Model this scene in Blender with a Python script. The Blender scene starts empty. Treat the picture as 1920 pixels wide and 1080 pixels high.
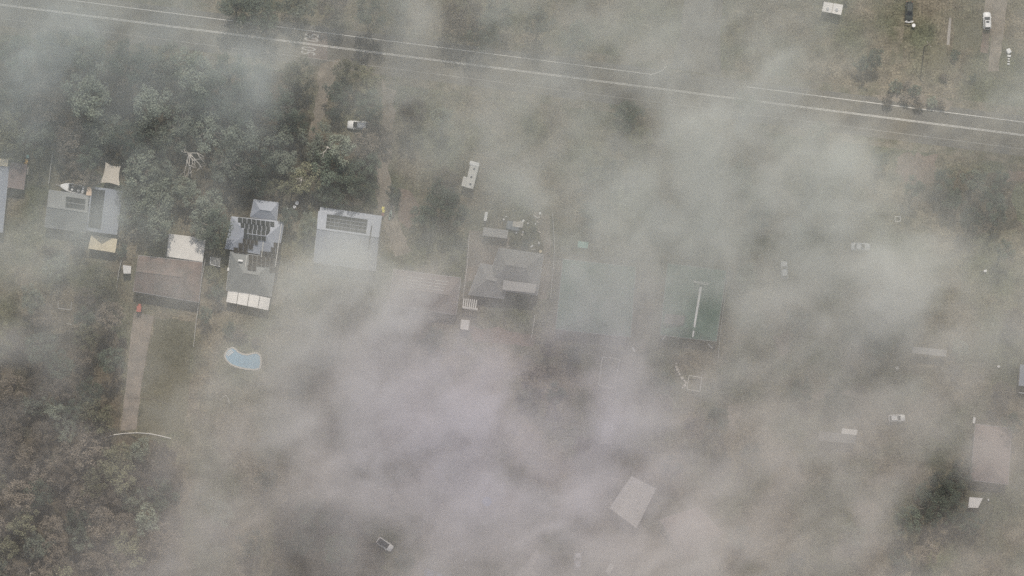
import bpy, math, random
from mathutils import Vector, Matrix
from bpy import data as D
random.seed(7)
sc = bpy.context.scene
COL = sc.collection
S = 0.13333            # metres per photo pixel on the ground
H = 800.0              # flying height of the survey camera

# ---------------------------------------------------------------- camera
cd = D.cameras.new("survey_camera"); cam = D.objects.new("survey_camera", cd); COL.objects.link(cam)
cam.location = (0, 0, H); cam.rotation_euler = (0, 0, 0)
cd.sensor_width = 36.0; cd.lens = 36.0 * H / (1920 * S)
cd.clip_start = 1.0; cd.clip_end = 9000
sc.camera = cam
# ---------------------------------------------------------------- sky and sun
SUN_EL = math.radians(48); SUN_AZ = math.radians(7)
w = D.worlds.new("World"); sc.world = w; w.use_nodes = True
nt = w.node_tree; nt.nodes.clear()
sky = nt.nodes.new("ShaderNodeTexSky"); sky.sky_type = 'NISHITA'; sky.sun_disc = False
sky.sun_elevation = SUN_EL; sky.sun_rotation = SUN_AZ; sky.dust_density = 3.0
bg = nt.nodes.new("ShaderNodeBackground"); bg.inputs[1].default_value = 0.10
wo = nt.nodes.new("ShaderNodeOutputWorld")
nt.links.new(sky.outputs[0], bg.inputs[0]); nt.links.new(bg.outputs[0], wo.inputs[0])
sl = D.lights.new("sun", 'SUN'); sl.energy = 4.0; sl.angle = math.radians(0.55); sl.color = (1.0, 0.93, 0.845)
so = D.objects.new("sun", sl); COL.objects.link(so)
sdir = Vector((math.sin(SUN_AZ) * math.cos(SUN_EL), math.cos(SUN_AZ) * math.cos(SUN_EL), math.sin(SUN_EL)))
so.rotation_euler = sdir.to_track_quat('Z', 'Y').to_euler(); so.location = (0, 0, 300)
sc.view_settings.view_transform = 'Standard'; sc.view_settings.look = 'None'
sc.view_settings.exposure = -0.12; sc.view_settings.gamma = 1.0
cy = sc.cycles
cy.volume_bounces = 3; cy.max_bounces = 6; cy.diffuse_bounces = 2; cy.glossy_bounces = 1
cy.transmission_bounces = 2; cy.transparent_max_bounces = 6
cy.use_denoising = False; cy.use_adaptive_sampling = False
cy.volume_step_rate = 2.6; cy.volume_max_steps = 128
cy.sample_clamp_indirect = 4.0; cy.caustics_reflective = False; cy.caustics_refractive = False

# ---------------------------------------------------------------- materials
def mat(name, col, rough=0.8, var=0.18, scale=1.5, spec=0.3, metal=0.0, ribs=0.0, rib_w=0.25, rib_rot=0.0,
        col2=None, scale2=0.12, bump=0.0, bump_scale=8.0, fine=0.0):
    m = D.materials.new(name); m.use_nodes = True
    n = m.node_tree.nodes; l = m.node_tree.links
    b = n["Principled BSDF"]; b.inputs["Roughness"].default_value = rough
    b.inputs["Metallic"].default_value = metal; b.inputs["Specular IOR Level"].default_value = spec
    tc = n.new("ShaderNodeTexCoord"); geo = n.new("ShaderNodeNewGeometry")
    nz = n.new("ShaderNodeTexNoise"); nz.inputs["Scale"].default_value = scale; nz.inputs["Detail"].default_value = 6
    nz.inputs["Roughness"].default_value = 0.65
    l.new(geo.outputs["Position"], nz.inputs["Vector"])
    mr = n.new("ShaderNodeMapRange"); mr.inputs[1].default_value = 0.25; mr.inputs[2].default_value = 0.75
    mr.inputs[3].default_value = 1 - var; mr.inputs[4].default_value = 1 + var
    l.new(nz.outputs["Fac"], mr.inputs[0])
    base = n.new("ShaderNodeRGB"); base.outputs[0].default_value = (*col, 1)
    src = base.outputs[0]
    if col2:
        n2 = n.new("ShaderNodeTexNoise"); n2.inputs["Scale"].default_value = scale2; n2.inputs["Detail"].default_value = 7
        l.new(geo.outputs["Position"], n2.inputs["Vector"])
        r2 = n.new("ShaderNodeMapRange"); r2.inputs[1].default_value = 0.42; r2.inputs[2].default_value = 0.6
        l.new(n2.outputs["Fac"], r2.inputs[0])
        mx = n.new("ShaderNodeMix"); mx.data_type = 'RGBA'
        l.new(r2.outputs[0], mx.inputs[0]); l.new(src, mx.inputs[6]); mx.inputs[7].default_value = (*col2, 1)
        src = mx.outputs[2]
    vm = n.new("ShaderNodeVectorMath"); vm.operation = 'SCALE'
    l.new(src, vm.inputs[0]); l.new(mr.outputs[0], vm.inputs["Scale"])
    out = vm.outputs[0]
    if fine:
        n3 = n.new("ShaderNodeTexNoise"); n3.inputs["Scale"].default_value = 2.2; n3.inputs["Detail"].default_value = 3
        l.new(geo.outputs["Position"], n3.inputs["Vector"])
        r3 = n.new("ShaderNodeMapRange"); r3.inputs[1].default_value = 0.3; r3.inputs[2].default_value = 0.7
        r3.inputs[3].default_value = 1 - fine; r3.inputs[4].default_value = 1 + fine
        l.new(n3.outputs["Fac"], r3.inputs[0])
        v3 = n.new("ShaderNodeVectorMath"); v3.operation = 'SCALE'
        l.new(out, v3.inputs[0]); l.new(r3.outputs[0], v3.inputs["Scale"]); out = v3.outputs[0]
    l.new(out, b.inputs["Base Color"])
    hsrc = None
    if ribs:
        mp = n.new("ShaderNodeMapping"); mp.inputs["Rotation"].default_value = (0, 0, rib_rot)
        wv = n.new("ShaderNodeTexWave"); wv.inputs["Scale"].default_value = 0.314 / rib_w
        l.new(geo.outputs["Position"], mp.inputs[0]); l.new(mp.outputs[0], wv.inputs["Vector"])
        hsrc = wv.outputs["Fac"]
    elif bump:
        nb = n.new("ShaderNodeTexNoise"); nb.inputs["Scale"].default_value = bump_scale; nb.inputs["Detail"].default_value = 4
        l.new(geo.outputs["Position"], nb.inputs["Vector"]); hsrc = nb.outputs["Fac"]
    if hsrc:
        bp = n.new("ShaderNodeBump"); bp.inputs["Strength"].default_value = ribs or bump
        bp.inputs["Distance"].default_value = 0.05
        l.new(hsrc, bp.inputs["Height"]); l.new(bp.outputs[0], b.inputs["Normal"])
    return m

A = math.radians(7.5)    # the streets lie 7.5 degrees off east
M = {}
def mk(k, *a, **kw): M[k] = mat(k, *a, **kw)
mk('ground', (.170, .147, .105), .95, .55, .35, .1, col2=(.105, .110, .068), scale2=.07, bump=.8, bump_scale=3, fine=.5)
mk('verge', (.190, .168, .125), .95, .4, .5, .1, col2=(.125, .120, .080), scale2=.3, bump=.6, fine=.3)
mk('path', (.270, .232, .190), .9, .18, .6, .1, col2=(.20, .178, .15), scale2=.25, fine=.15)
mk('paint_mid', (.46, .45, .42), .8, .5, 1.5, .2)
mk('paint_worn', (.36, .35, .32), .8, .4, 1.2, .2)
mk('car_silver', (.62, .64, .68), .35, .05, 1, .5)
mk('lawn', (.128, .124, .086), .95, .25, .6, .1, col2=(.150, .140, .095), scale2=.09, bump=.5, bump_scale=4, fine=.25)
mk('dirt', (.270, .235, .190), .95, .2, .7, .1, col2=(.190, .165, .130), scale2=.2, bump=.4, fine=.2)
mk('redsoil', (.200, .155, .125), .95, .22, .7, .1, col2=(.155, .128, .100), scale2=.2, bump=.4, fine=.2)
mk('litter', (.075, .070, .052), .95, .4, .8, .1, col2=(.120, .100, .070), scale2=.2, bump=.8, bump_scale=3, fine=.4)
mk('asphalt', (.135, .130, .116), .9, .22, .25, .2, col2=(.185, .172, .142), scale2=.12, fine=.15)
mk('redasphalt', (.195, .165, .145), .9, .15, .6, .2, fine=.12)
mk('concrete', (.360, .335, .300), .85, .12, .6, .2, col2=(.30, .28, .25), scale2=.3, fine=.1)
mk('paint', (.62, .61, .57), .7, .35, 1.2, .3)
mk('leaf_grey', (.165, .185, .140), .7, .35, .5, .25)
mk('leaf_dark', (.078, .098, .070), .7, .35, .5, .25)
mk('leaf_olive', (.160, .160, .100), .7, .35, .5, .25)
mk('leaf_brown', (.135, .116, .090), .75, .35, .5, .2)
for k_ in ('leaf_grey', 'leaf_dark', 'leaf_olive', 'leaf_brown'):
    nn_ = M[k_].node_tree; oi = nn_.nodes.new('ShaderNodeObjectInfo'); q_ = nn_.nodes.new('ShaderNodeMapRange'); q_.inputs[3].default_value = .62; q_.inputs[4].default_value = 1.5
    nn_.links.new(oi.outputs['Random'], q_.inputs[0]); bs_ = nn_.nodes['Principled BSDF']; old = bs_.inputs['Base Color'].links[0].from_socket
    vs_ = nn_.nodes.new('ShaderNodeVectorMath'); vs_.operation = 'SCALE'; nn_.links.new(old, vs_.inputs[0]); nn_.links.new(q_.outputs[0], vs_.inputs['Scale']); nn_.links.new(vs_.outputs[0], bs_.inputs['Base Color'])
mk('bark', (.22, .19, .155), .9, .25, 2)
mk('deadwood', (.52, .49, .44), .85, .2, 2)
mk('wall_brick', (.28, .19, .15), .85, .2, 3)
mk('wall_cream', (.55, .50, .42), .8, .1, 1)
mk('roof_blue', (.300, .325, .370), .5, .08, .4, .4, ribs=.35, rib_w=.4, rib_rot=A)
mk('roof_slate', (.185, .195, .190), .6, .10, .4, .4, ribs=.3, rib_w=.4, rib_rot=A)
mk('roof_brown', (.190, .145, .125), .85, .22, .5, .2, col2=(.15, .125, .11), scale2=.3, bump=.6, bump_scale=5, fine=.15)
mk('roof_mauve', (.195, .165, .152), .8, .12, .5, .2, ribs=.5, rib_w=.5, rib_rot=A + math.pi / 2)
mk('roof_pink', (.240, .190, .175), .75, .12, .4, .2, ribs=.3, rib_w=.5, rib_rot=A)
mk('roof_cool', (.250, .248, .240), .7, .15, .5, .3, bump=.4, bump_scale=5, fine=.1)
mk('roof_pale_grey', (.360, .350, .335), .7, .12, .5, .3, ribs=.3, rib_w=.5, rib_rot=A)
mk('roof_green', (.100, .172, .130), .7, .12, .3, .3, ribs=.3, rib_w=.5, rib_rot=A)
mk('roof_grey', (.190, .185, .175), .7, .15, .5, .3, col2=(.19, .19, .18), scale2=.2, bump=.4, bump_scale=5, fine=.1)
mk('roof_pale', (.600, .580, .540), .55, .10, .5, .4, ribs=.6, rib_w=.7, rib_rot=A)
mk('roof_cream', (.700, .610, .430), .7, .06, .4, .3)
mk('roof_white', (.760, .740, .700), .5, .06, .6, .4, ribs=.3, rib_w=.5, rib_rot=A + math.pi / 2)
mk('peach', (.62, .47, .34), .7, .08, 1)
mk('sailcloth', (.56, .51, .43), .85, .08, .8)
mk('panel', (.030, .034, .034), .6, .15, 1.5, .06)
mk('panel_brown', (.050, .044, .036), .6, .15, 1.5, .06)
mk('alu', (.55, .56, .57), .4, .05, 1, .5, metal=.3)
mk('white', (.80, .80, .78), .35, .04, 1, .5)
mk('offwhite', (.62, .61, .57), .5, .1, 1, .4)
mk('silver', (.42, .45, .49), .35, .05, 1, .5, metal=.3)
mk('bluecar', (.16, .22, .36), .35, .05, 1, .5)
mk('darkcar', (.060, .068, .062), .4, .1, 1, .5)
mk('glass', (.020, .024, .028), .1, .05, 1, .6)
mk('rubber', (.02, .02, .02), .8, .1, 3)
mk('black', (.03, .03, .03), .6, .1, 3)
mk('timber', (.20, .165, .13), .85, .25, 2)
mk('fence', (.24, .23, .20), .8, .15, 1.5)
mk('red', (.42, .13, .09), .5, .1, 2)
mk('redbrown', (.20, .08, .06), .6, .1, 2)
mk('yellow', (.70, .62, .14), .5, .05, 2)
mk('orange', (.72, .45, .14), .5, .05, 2)
mk('teal', (.30, .50, .44), .5, .1, 2)
mk('palegreen', (.50, .60, .50), .6, .1, 2)
mk('bin_green', (.06, .14, .08), .6, .1, 2)
mk('water', (.22, .40, .54), .12, .06, 1.5, .5)
mk('poolblue', (.10, .22, .45), .3, .1, 1.5, .4)
mk('stone', (.50, .47, .42), .85, .2, 2)
mk('tarp', (.20, .225, .25), .7, .2, 1.5)

# ---------------------------------------------------------------- helpers
def P(px, py, z=0.0):
    k = S * (H - z) / H
    return Vector(((px - 960) * k, (540 - py) * k, z))
def tag(o, label=None, cat=None, group=None, kind=None):
    if label: o['label'] = label
    if cat: o['category'] = cat
    if group: o['group'] = group
    if kind: o['kind'] = kind
    return o
def mesh(name, verts, faces, m, parent=None, loc=None, smooth=False):
    loc = Vector(loc) if loc is not None else Vector((0, 0, 0))
    me = D.meshes.new(name); me.from_pydata([tuple(Vector(v) - loc) for v in verts], [], faces)
    if smooth: me.polygons.foreach_set("use_smooth", [True] * len(me.polygons))
    me.materials.append(M[m] if isinstance(m, str) else m); me.update()
    o = D.objects.new(name, me); COL.objects.link(o)
    if parent is not None:
        o.parent = parent; o.location = loc - parent.location if parent.get('abs') else loc
    else: o.location = loc
    return o
def root(name, loc, label, cat, group=None, rot=0.0):
    e = D.objects.new(name, None); COL.objects.link(e); e.location = loc; e.rotation_euler = (0, 0, rot)
    e.empty_display_size = 0.5
    return tag(e, label, cat, group)
class MB:
    """collects shapes in local coordinates, then becomes one mesh"""
    def __init__(s): s.v = []; s.f = []
    def add(s, v, f):
        b = len(s.v); s.v += [Vector(p) for p in v]; s.f += [tuple(i + b for i in q) for q in f]; return s
    def box(s, c, d, rz=0, bev=0.0):
        x, y, z = [k / 2 for k in d]; R = Matrix.Rotation(rz, 3, 'Z'); c = Vector(c)
        if bev <= 0:
            v = [(sx * x, sy * y, sz * z) for sz in (-1, 1) for sx, sy in ((-1, -1), (1, -1), (1, 1), (-1, 1))]
            f = [(3, 2, 1, 0), (4, 5, 6, 7)] + [(i, (i + 1) % 4, 4 + (i + 1) % 4, 4 + i) for i in range(4)]
        else:
            def ring(k, zz): return [(sx * (x - k * a), sy * (y - k * (1 - a)), zz) for sx, sy, a in
                                     ((-1, -1, 1), (-1, -1, 0), (1, -1, 0), (1, -1, 1), (1, 1, 1), (1, 1, 0), (-1, 1, 0), (-1, 1, 1))][0:8]
            def rg(ins, k, zz):
                X = x - ins; Y = y - ins
                return [(-X + k, -Y, zz), (X - k, -Y, zz), (X, -Y + k, zz), (X, Y - k, zz), (X - k, Y, zz), (-X + k, Y, zz), (-X, Y - k, zz), (-X, -Y + k, zz)]
            v = rg(bev, bev * .5, -z) + rg(0, bev, -z + bev) + rg(0, bev, z - bev) + rg(bev, bev * .5, z)
            f = [tuple(reversed(range(8))), tuple(range(24, 32))]
            for r in range(3): f += [(r * 8 + i, r * 8 + (i + 1) % 8, r * 8 + 8 + (i + 1) % 8, r * 8 + 8 + i) for i in range(8)]
        return s.add([R @ Vector(p) + c for p in v], f)
    def tube(s, pts, rad, n=6):
        pts = [Vector(p) for p in pts]; base = len(s.v); rr = rad if isinstance(rad, (list, tuple)) else [rad] * len(pts)
        for i, p in enumerate(pts):
            d = (pts[min(i + 1, len(pts) - 1)] - pts[max(i - 1, 0)])
            if d.length < 1e-6: d = Vector((0, 0, 1))
            d.normalize(); u = d.orthogonal().normalized(); w_ = d.cross(u)
            for k in range(n):
                a = 2 * math.pi * k / n; s.v.append(p + (u * math.cos(a) + w_ * math.sin(a)) * rr[i])
        for i in range(len(pts) - 1):
            for k in range(n):
                a = base + i * n + k; b = base + i * n + (k + 1) % n
                s.f.append((a, b, b + n, a + n))
        s.f.append(tuple(base + k for k in reversed(range(n)))); e = base + (len(pts) - 1) * n
        s.f.append(tuple(e + k for k in range(n))); return s
    def cyl(s, c, r, h, n=16, axis='Z', r2=None):
        c = Vector(c); ax = {'Z': Vector((0, 0, 1)), 'Y': Vector((0, 1, 0)), 'X': Vector((1, 0, 0))}[axis]
        return s.tube([c - ax * h / 2, c + ax * h / 2], [r, r2 if r2 is not None else r], n)
    def loft(s, rings):
        base = len(s.v); n = len(rings[0])
        for r in rings: s.v += [Vector(p) for p in r]
        for i in range(len(rings) - 1):
            for k in range(n):
                a = base + i * n + k; b = base + i * n + (k + 1) % n
                s.f.append((a, b, b + n, a + n))
        s.f.append(tuple(base + k for k in reversed(range(n)))); e = base + (len(rings) - 1) * n
        s.f.append(tuple(e + k for k in range(n))); return s
    def slab(s, pts, faces, th=0.15):
        """a sheet of faces given thickness downward"""
        n = len(pts); v = [Vector(p) for p in pts] + [Vector(p) - Vector((0, 0, th)) for p in pts]
        cnt = {}
        for f in faces:
            for i in range(len(f)):
                a, b = f[i], f[(i + 1) % len(f)]; cnt[(a, b)] = cnt.get((a, b), 0) + 1
        fs = [tuple(f) for f in faces] + [tuple(i + n for i in reversed(f)) for f in faces]
        for (a, b) in cnt:
            if (b, a) not in cnt: fs.append((b, a, a + n, b + n))
        return s.add(v, fs)
    def prism(s, pts, z0, z1):
        n = len(pts)
        v = [(p[0], p[1], z0) for p in pts] + [(p[0], p[1], z1) for p in pts]
        return s.add(v, [tuple(reversed(range(n))), tuple(range(n, 2 * n))] + [(i, (i + 1) % n, n + (i + 1) % n, n + i) for i in range(n)])
    def done(s, name, m, parent=None, smooth=False, loc=None):
        return mesh(name, s.v, s.f, m, parent, loc, smooth)
def ccw(p):
    a = sum(p[i][0] * p[(i + 1) % len(p)][1] - p[(i + 1) % len(p)][0] * p[i][1] for i in range(len(p)))
    return list(p) if a > 0 else list(reversed(p))
def sheet(name, pts, m, z, label=None, kind='structure', jit=0.0, step=1.5, cat=None):
    w_ = [P(*p) for p in pts]; w_ = ccw([(p.x, p.y) for p in w_])
    out = []; rnd = random.Random(len(D.objects) * 13 + 1)
    for i in range(len(w_)):
        a = Vector(w_[i]); b = Vector(w_[(i + 1) % len(w_)])
        n = max(1, int((b - a).length / step)) if jit else 1
        for k in range(n):
            p = a.lerp(b, k / n)
            if jit and not (k == 0 and n == 1): p = p + Vector((rnd.gauss(0, jit), rnd.gauss(0, jit)))
            out.append((p.x, p.y, z))
    c = P(sum(p[0] for p in pts) / len(pts), sum(p[1] for p in pts) / len(pts))
    o = mesh(name, out, [tuple(range(len(out)))], m, None, (c.x, c.y, 0)); return tag(o, label, cat, None, kind)
def strip(pts, wid, z):
    """ribbon along world points"""
    L = []; R_ = []
    for i, p in enumerate(pts):
        d = (pts[min(i + 1, len(pts) - 1)] - pts[max(i - 1, 0)]); d.z = 0; d.normalize(); nrm = Vector((-d.y, d.x, 0)) * wid / 2
        a = p + nrm; b = p - nrm; L.append((a.x, a.y, z)); R_.append((b.x, b.y, z))
    v = L + R_; n = len(pts); return v, [(n + i, n + i + 1, i + 1, i) for i in range(n - 1)]

# ---------------------------------------------------------------- ground, road, paths
G = 4000
mesh('ground', [(-G, -G, 0), (G, -G, 0), (G, G, 0), (-G, G, 0)], [(0, 1, 2, 3)], 'ground')['kind'] = 'structure'
def road_y(px): return 8.5 + 0.1276 * px            # centre line in photo pixels
def rp(px, off): return P(px, road_y(px) + off)
def road_strip(name, m, x0, x1, off0, off1, z, n=24):
    v = [rp(x0 + (x1 - x0) * i / n, off1) + Vector((0, 0, z)) for i in range(n + 1)] + [rp(x0 + (x1 - x0) * i / n, off0) + Vector((0, 0, z)) for i in range(n + 1)]
    o = mesh(name, v, [(i, i + 1, n + 2 + i, n + 1 + i) for i in range(n)], m); o['kind'] = 'structure'; return o
road_strip('road_verge', 'verge', -3000, 5000, -52, 56, .004)
road_strip('road', 'asphalt', -3000, 5000, -36, 40, .008)
road_strip('road_patch', 'redasphalt', 577, 614, -25.5, 26, .012, 2)
sheet('side_road', [(1255, 128), (1275, 70), (1290, -60), (1362, -60), (1350, 60), (1352, 142)], 'asphalt', .006)
mkv = MB()
def line(px0, px1, off, wpx, bend=None):
    n = max(1, int((px1 - px0) / 60)); ps = [rp(px0 + (px1 - px0) * i / n, off) for i in range(n + 1)]
    if bend: ps += [P(*b) for b in bend]
    v, f = strip(ps, wpx * S, .016); mkv.add(v, f)
line(-600, 2600, -1.0, 1.1); line(-600, 2600, 1.0, 1.1)                 # double centre line
line(-600, 1222, -25, 1.3, [(1233, 136), (1242, 132), (1250, 124)]); line(1400, 2600, -24.5, 1.4)
mo = mkv.done('road_markings', 'paint'); mo['kind'] = 'structure'
mkv = MB(); line(-600, 2600, 26, .8); mo = mkv.done('road_markings', 'paint_worn'); mo['kind'] = 'structure'
def road_text(px, off, rot, w_, h_):
    c = D.curves.new('speed_marking', 'FONT'); c.body = '50'; c.align_x = 'CENTER'; c.align_y = 'CENTER'; c.size = 1.0
    c.materials.append(M['paint_mid']); o = D.objects.new('road_marking', c); COL.objects.link(o)
    p = rp(px, off); o.location = (p.x, p.y, .017); o.rotation_euler = (0, 0, rot); o.scale = (w_, h_, 1)
    o['kind'] = 'structure'
road_text(583, -13, -math.pi / 2 - A, 2.1, 5.2)
road_text(580, 13, math.pi / 2 - A, 2.1, 5.2)

sheet('dirt_path', [(604, 118), (640, 112), (622, 160), (612, 205), (600, 240), (588, 262), (578, 255), (592, 200), (596, 150)], 'dirt', .010, jit=.3)
sheet('dirt_path', [(718, 150), (740, 175), (738, 250), (728, 320), (744, 405), (770, 470), (742, 480), (706, 380), (704, 310), (716, 240)], 'dirt', .010, jit=.35)
sheet('bare_soil', [(748, 352), (776, 362), (786, 410), (766, 425), (748, 415)], 'redsoil', .014, jit=.3)
sheet('driveway', [(1674, 48), (1694, 48), (1692, 120), (1670, 122)], 'verge', .010, jit=.15)
sheet('driveway', [(1850, -30), (1892, -30), (1880, 70), (1872, 134), (1852, 134), (1858, 70), (1846, 20)], 'dirt', .010, jit=.15)
sheet('driveway', [(1842, 60), (1856, 62), (1852, 100), (1838, 98)], 'redsoil', .012, jit=.15)
sheet('garden_path', [(1779, 33), (1784, 34), (1780, 84), (1775, 84)], 'concrete', .010, jit=.05)
sheet('lawn', [(1745, 88), (1775, 86), (1772, 132), (1738, 128)], 'lawn', .008, jit=.2)
sheet('lawn', [(1790, 34), (1838, 36), (1834, 90), (1784, 92)], 'lawn', .008, jit=.2)
sheet('lawn', [(58, 284), (92, 284), (92, 340), (80, 352), (56, 345)], 'lawn', .008, jit=.2)
sheet('lawn', [(292, 600), (366, 600), (356, 690), (344, 800), (300, 822), (262, 808), (266, 720)], 'lawn', .008, jit=.35)
sheet('driveway', [(251, 585), (289, 592), (272, 680), (262, 745), (256, 806), (226, 808), (236, 720), (242, 660)], 'path', .010, jit=.06)
sheet('bare_soil', [(1690, 285), (1760, 292), (1752, 345), (1705, 350), (1680, 320)], 'redsoil', .010, jit=.4)
sheet('bare_soil', [(1885, 318), (1990, 325), (1990, 350), (1890, 340)], 'redsoil', .010, jit=.4)
sheet('bare_soil', [(1002, 400), (1030, 402), (1034, 480), (1024, 560), (1012, 560), (1018, 470)], 'dirt', .010, jit=.25)
sheet('driveway', [(880, 430), (955, 445), (950, 490), (905, 520), (870, 530)], 'path', .006, jit=.1)
sheet('dirt_path', [(1365, 762), (1388, 758), (1390, 775), (1378, 790), (1380, 825), (1368, 826), (1364, 795)], 'dirt', .010, jit=.2)
sheet('dirt_path', [(1522, 742), (1545, 730), (1600, 732), (1625, 745), (1618, 752), (1592, 742), (1548, 741), (1530, 752)], 'dirt', .010, jit=.2)
sheet('driveway', [(1000, 1038), (1008, 1030), (1012, 1042), (1000, 1062), (1018, 1100), (930, 1110), (968, 1078)], 'concrete', .010, jit=.1)
sheet('cul_de_sac', [(1004, 1048), (1020, 1034), (1050, 1050), (1080, 1110), (1000, 1110)], 'asphalt', .008, jit=.05)
sheet('courtyard', [(1448, 628), (1462, 632), (1474, 618), (1480, 622), (1479, 660), (1466, 668), (1458, 655)], 'redsoil', .010, jit=.1)
sheet('bare_soil', [(880, 612), (1004, 628), (1000, 650), (884, 640)], 'redsoil', .010, jit=.3)
sheet('bare_soil', [(1640, 178), (1700, 176), (1790, 188), (1780, 206), (1700, 196), (1650, 190)], 'dirt', .010, jit=.35)
sheet('leaf_litter', [(-60, 70), (560, 140), (590, 250), (700, 260), (690, 380), (560, 395), (380, 430), (230, 330), (90, 280), (-60, 280)], 'litter', .006, jit=.8)
sheet('leaf_litter', [(-60, 700), (60, 640), (200, 600), (232, 640), (224, 800), (330, 850), (340, 1120), (-60, 1120)], 'litter', .006, jit=.8)
sheet('leaf_litter', [(1720, 320), (1900, 330), (1910, 430), (1800, 440), (1700, 380)], 'litter', .006, jit=.8)
sheet('leaf_litter', [(520, 950), (640, 930), (720, 1040), (720, 1110), (500, 1110)], 'litter', .006, jit=.8)

# ---------------------------------------------------------------- roofs and houses
def eave_inset(q, d):
    q = ccw([(p[0], p[1]) for p in q]); n = len(q); out = []
    for i in range(n):
        a, b, c = Vector(q[i - 1]), Vector(q[i]), Vector(q[(i + 1) % n])
        e1 = (b - a).normalized(); e2 = (c - b).normalized()
        n1 = Vector((-e1.y, e1.x)); n2 = Vector((-e2.y, e2.x))
        k = 1 + n1.dot(n2); out.append(b + (n1 + n2) / k * d)
    return out
def building(name, label, cx, cy, cat='house', group=None):
    r = root(name, P(cx, cy), label, cat, group); r['abs'] = True; return r
def walls(r, q, z1, m='wall_brick', d=.45):
    pts = eave_inset([P(*p, z1) for p in q], d)
    MB().prism(pts, 0, z1).done('wall', m, r)
def roof(r, q, ze, ridge, zr, m, name='roof', th=.18, gutter=True, faces=None):
    """q: four eave corners (px) clockwise from top left; ridge: two px points (left/top first)"""
    v = [P(*p, ze) for p in q] + [P(*p, zr) for p in ridge]
    # decide which way the ridge runs: along q0-q1 (east-west) or q0-q3 (north-south)
    ew = abs(ridge[1][0] - ridge[0][0]) > abs(ridge[1][1] - ridge[0][1])
    if ew: f = [(0, 4, 5, 1), (1, 5, 2), (2, 5, 4, 3), (3, 4, 0)]
    else: f = [(1, 0, 4), (2, 1, 4, 5), (3, 2, 5), (0, 3, 5, 4)]
    o = MB().slab(v, f, th).done(name, m, r)
    if gutter:
        g = MB()
        for i in range(4):
            a, b = v[i], v[(i + 1) % 4]; g.tube([a + Vector((0, 0, -.08)), b + Vector((0, 0, -.08))], .09, 4)
        g.done('gutter', 'alu', r)
    rc = MB(); rc.tube([v[4] + Vector((0, 0, .03)), v[5] + Vector((0, 0, .03))], .10, 5); rc.done('ridge_cap', m, r)
    return v
def flat(r, q, z, m, name='roof', th=.10, tilt=None):
    zz = tilt or [z] * len(q); v = [P(*p, zz[i]) for i, p in enumerate(q)]
    return MB().slab(v, [tuple(reversed(range(len(v))))], th).done(name, m, r)
def posts(r, q, z, m='alu', rad=.06):
    for p in q:
        b = P(*p, z); MB().tube([(b.x, b.y, 0), (b.x, b.y, z)], rad, 6).done('post', m, r)
def bil(c, s, t): return c[0].lerp(c[1], s).lerp(c[3].lerp(c[2], s), t)
def panels(r, c, ns, nt_, m='panel', gap=.02, gt=.09, off=.14, s0=0, s1=1, t0=0, t1=1):
    nrm = (c[1] - c[0]).cross(c[3] - c[0]).normalized()
    if nrm.z < 0: nrm = -nrm
    for j in range(nt_):
        for i in range(ns):
            a0 = s0 + (s1 - s0) * (i + gap) / ns; a1 = s0 + (s1 - s0) * (i + 1 - gap) / ns
            b0 = t0 + (t1 - t0) * (j + gt) / nt_; b1 = t0 + (t1 - t0) * (j + 1 - gt) / nt_
            v = [bil(c, a, b) + nrm * off for a, b in ((a0, b0), (a1, b0), (a1, b1), (a0, b1))]
            MB().slab(v, [(3, 2, 1, 0)], .05).done('solar_panel', m, r)

# B: long blue-grey metal roof with the solar array
r = building('house', 'house with bright blue-grey metal roof carrying one rectangular solar array in four rows', 650, 445)
q = [(597, 396), (715, 412), (704, 508), (588, 492)]; walls(r, q, 3.0, 'wall_cream')
v = roof(r, q, 3.0, [(594, 429), (710, 445)], 5.9, 'roof_blue')
c = [v[0], v[1], v[5], v[4]]
panels(r, c, 10, 4, s0=.14, s1=.79, t0=.10, t1=.92)
flat(r, [(601, 388), (717, 405), (715, 413), (599, 396)], 2.6, 'roof_blue', 'verandah_roof', tilt=[2.5, 2.5, 2.85, 2.85])
posts(r, [(603, 390), (640, 395), (680, 401), (714, 406)], 2.4)
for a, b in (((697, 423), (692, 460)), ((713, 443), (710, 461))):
    p, q2 = P(*a, 6.0), P(*b, 5.9); MB().tube([p, q2], .13, 6).done('shadow_tube', 'black', r)  # vent shadows on the roof, modelled as thin black tubes

# D: grey-blue hipped house crowded with solar panels
r = building('house', 'hipped blue-grey house crowded with staircase-shaped blocks of dark solar panels', 475, 470)
q1 = [(434, 406), (533, 416), (521, 482), (422, 466)]; walls(r, q1, 3.0, 'wall_cream')
v1 = roof(r, q1, 3.0, [(463, 438), (500, 443)], 4.7, 'roof_blue')
q2 = [(432, 472), (519, 484), (508, 556), (424, 544)]
pts = eave_inset([P(*p, 2.9) for p in q2], .45); MB().prism(pts, 0, 2.9).done('wall', 'wall_cream', r)
v2 = roof(r, q2, 2.9, [(458, 512), (483, 516)], 4.5, 'roof_slate')
q3 = [(476, 374), (522, 380), (519, 414), (469, 407)]
pts = eave_inset([P(*p, 2.8) for p in q3], .45); MB().prism(pts, 0, 2.8).done('wall', 'wall_cream', r)
roof(r, q3, 2.8, [(488, 393), (508, 396)], 4.0, 'roof_blue')
def hip_z(q, ze, x, y, k=.36):
    w_ = ccw([(P(*p, ze).x, P(*p, ze).y) for p in q]); dm = 9
    for i in range(4):
        a = Vector(w_[i]); b = Vector(w_[(i + 1) % 4]); e = (b - a).normalized(); n = Vector((-e.y, e.x)); dm = min(dm, (Vector((x, y)) - a).dot(n))
    return ze + k * dm if dm > -.3 else -1
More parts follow.
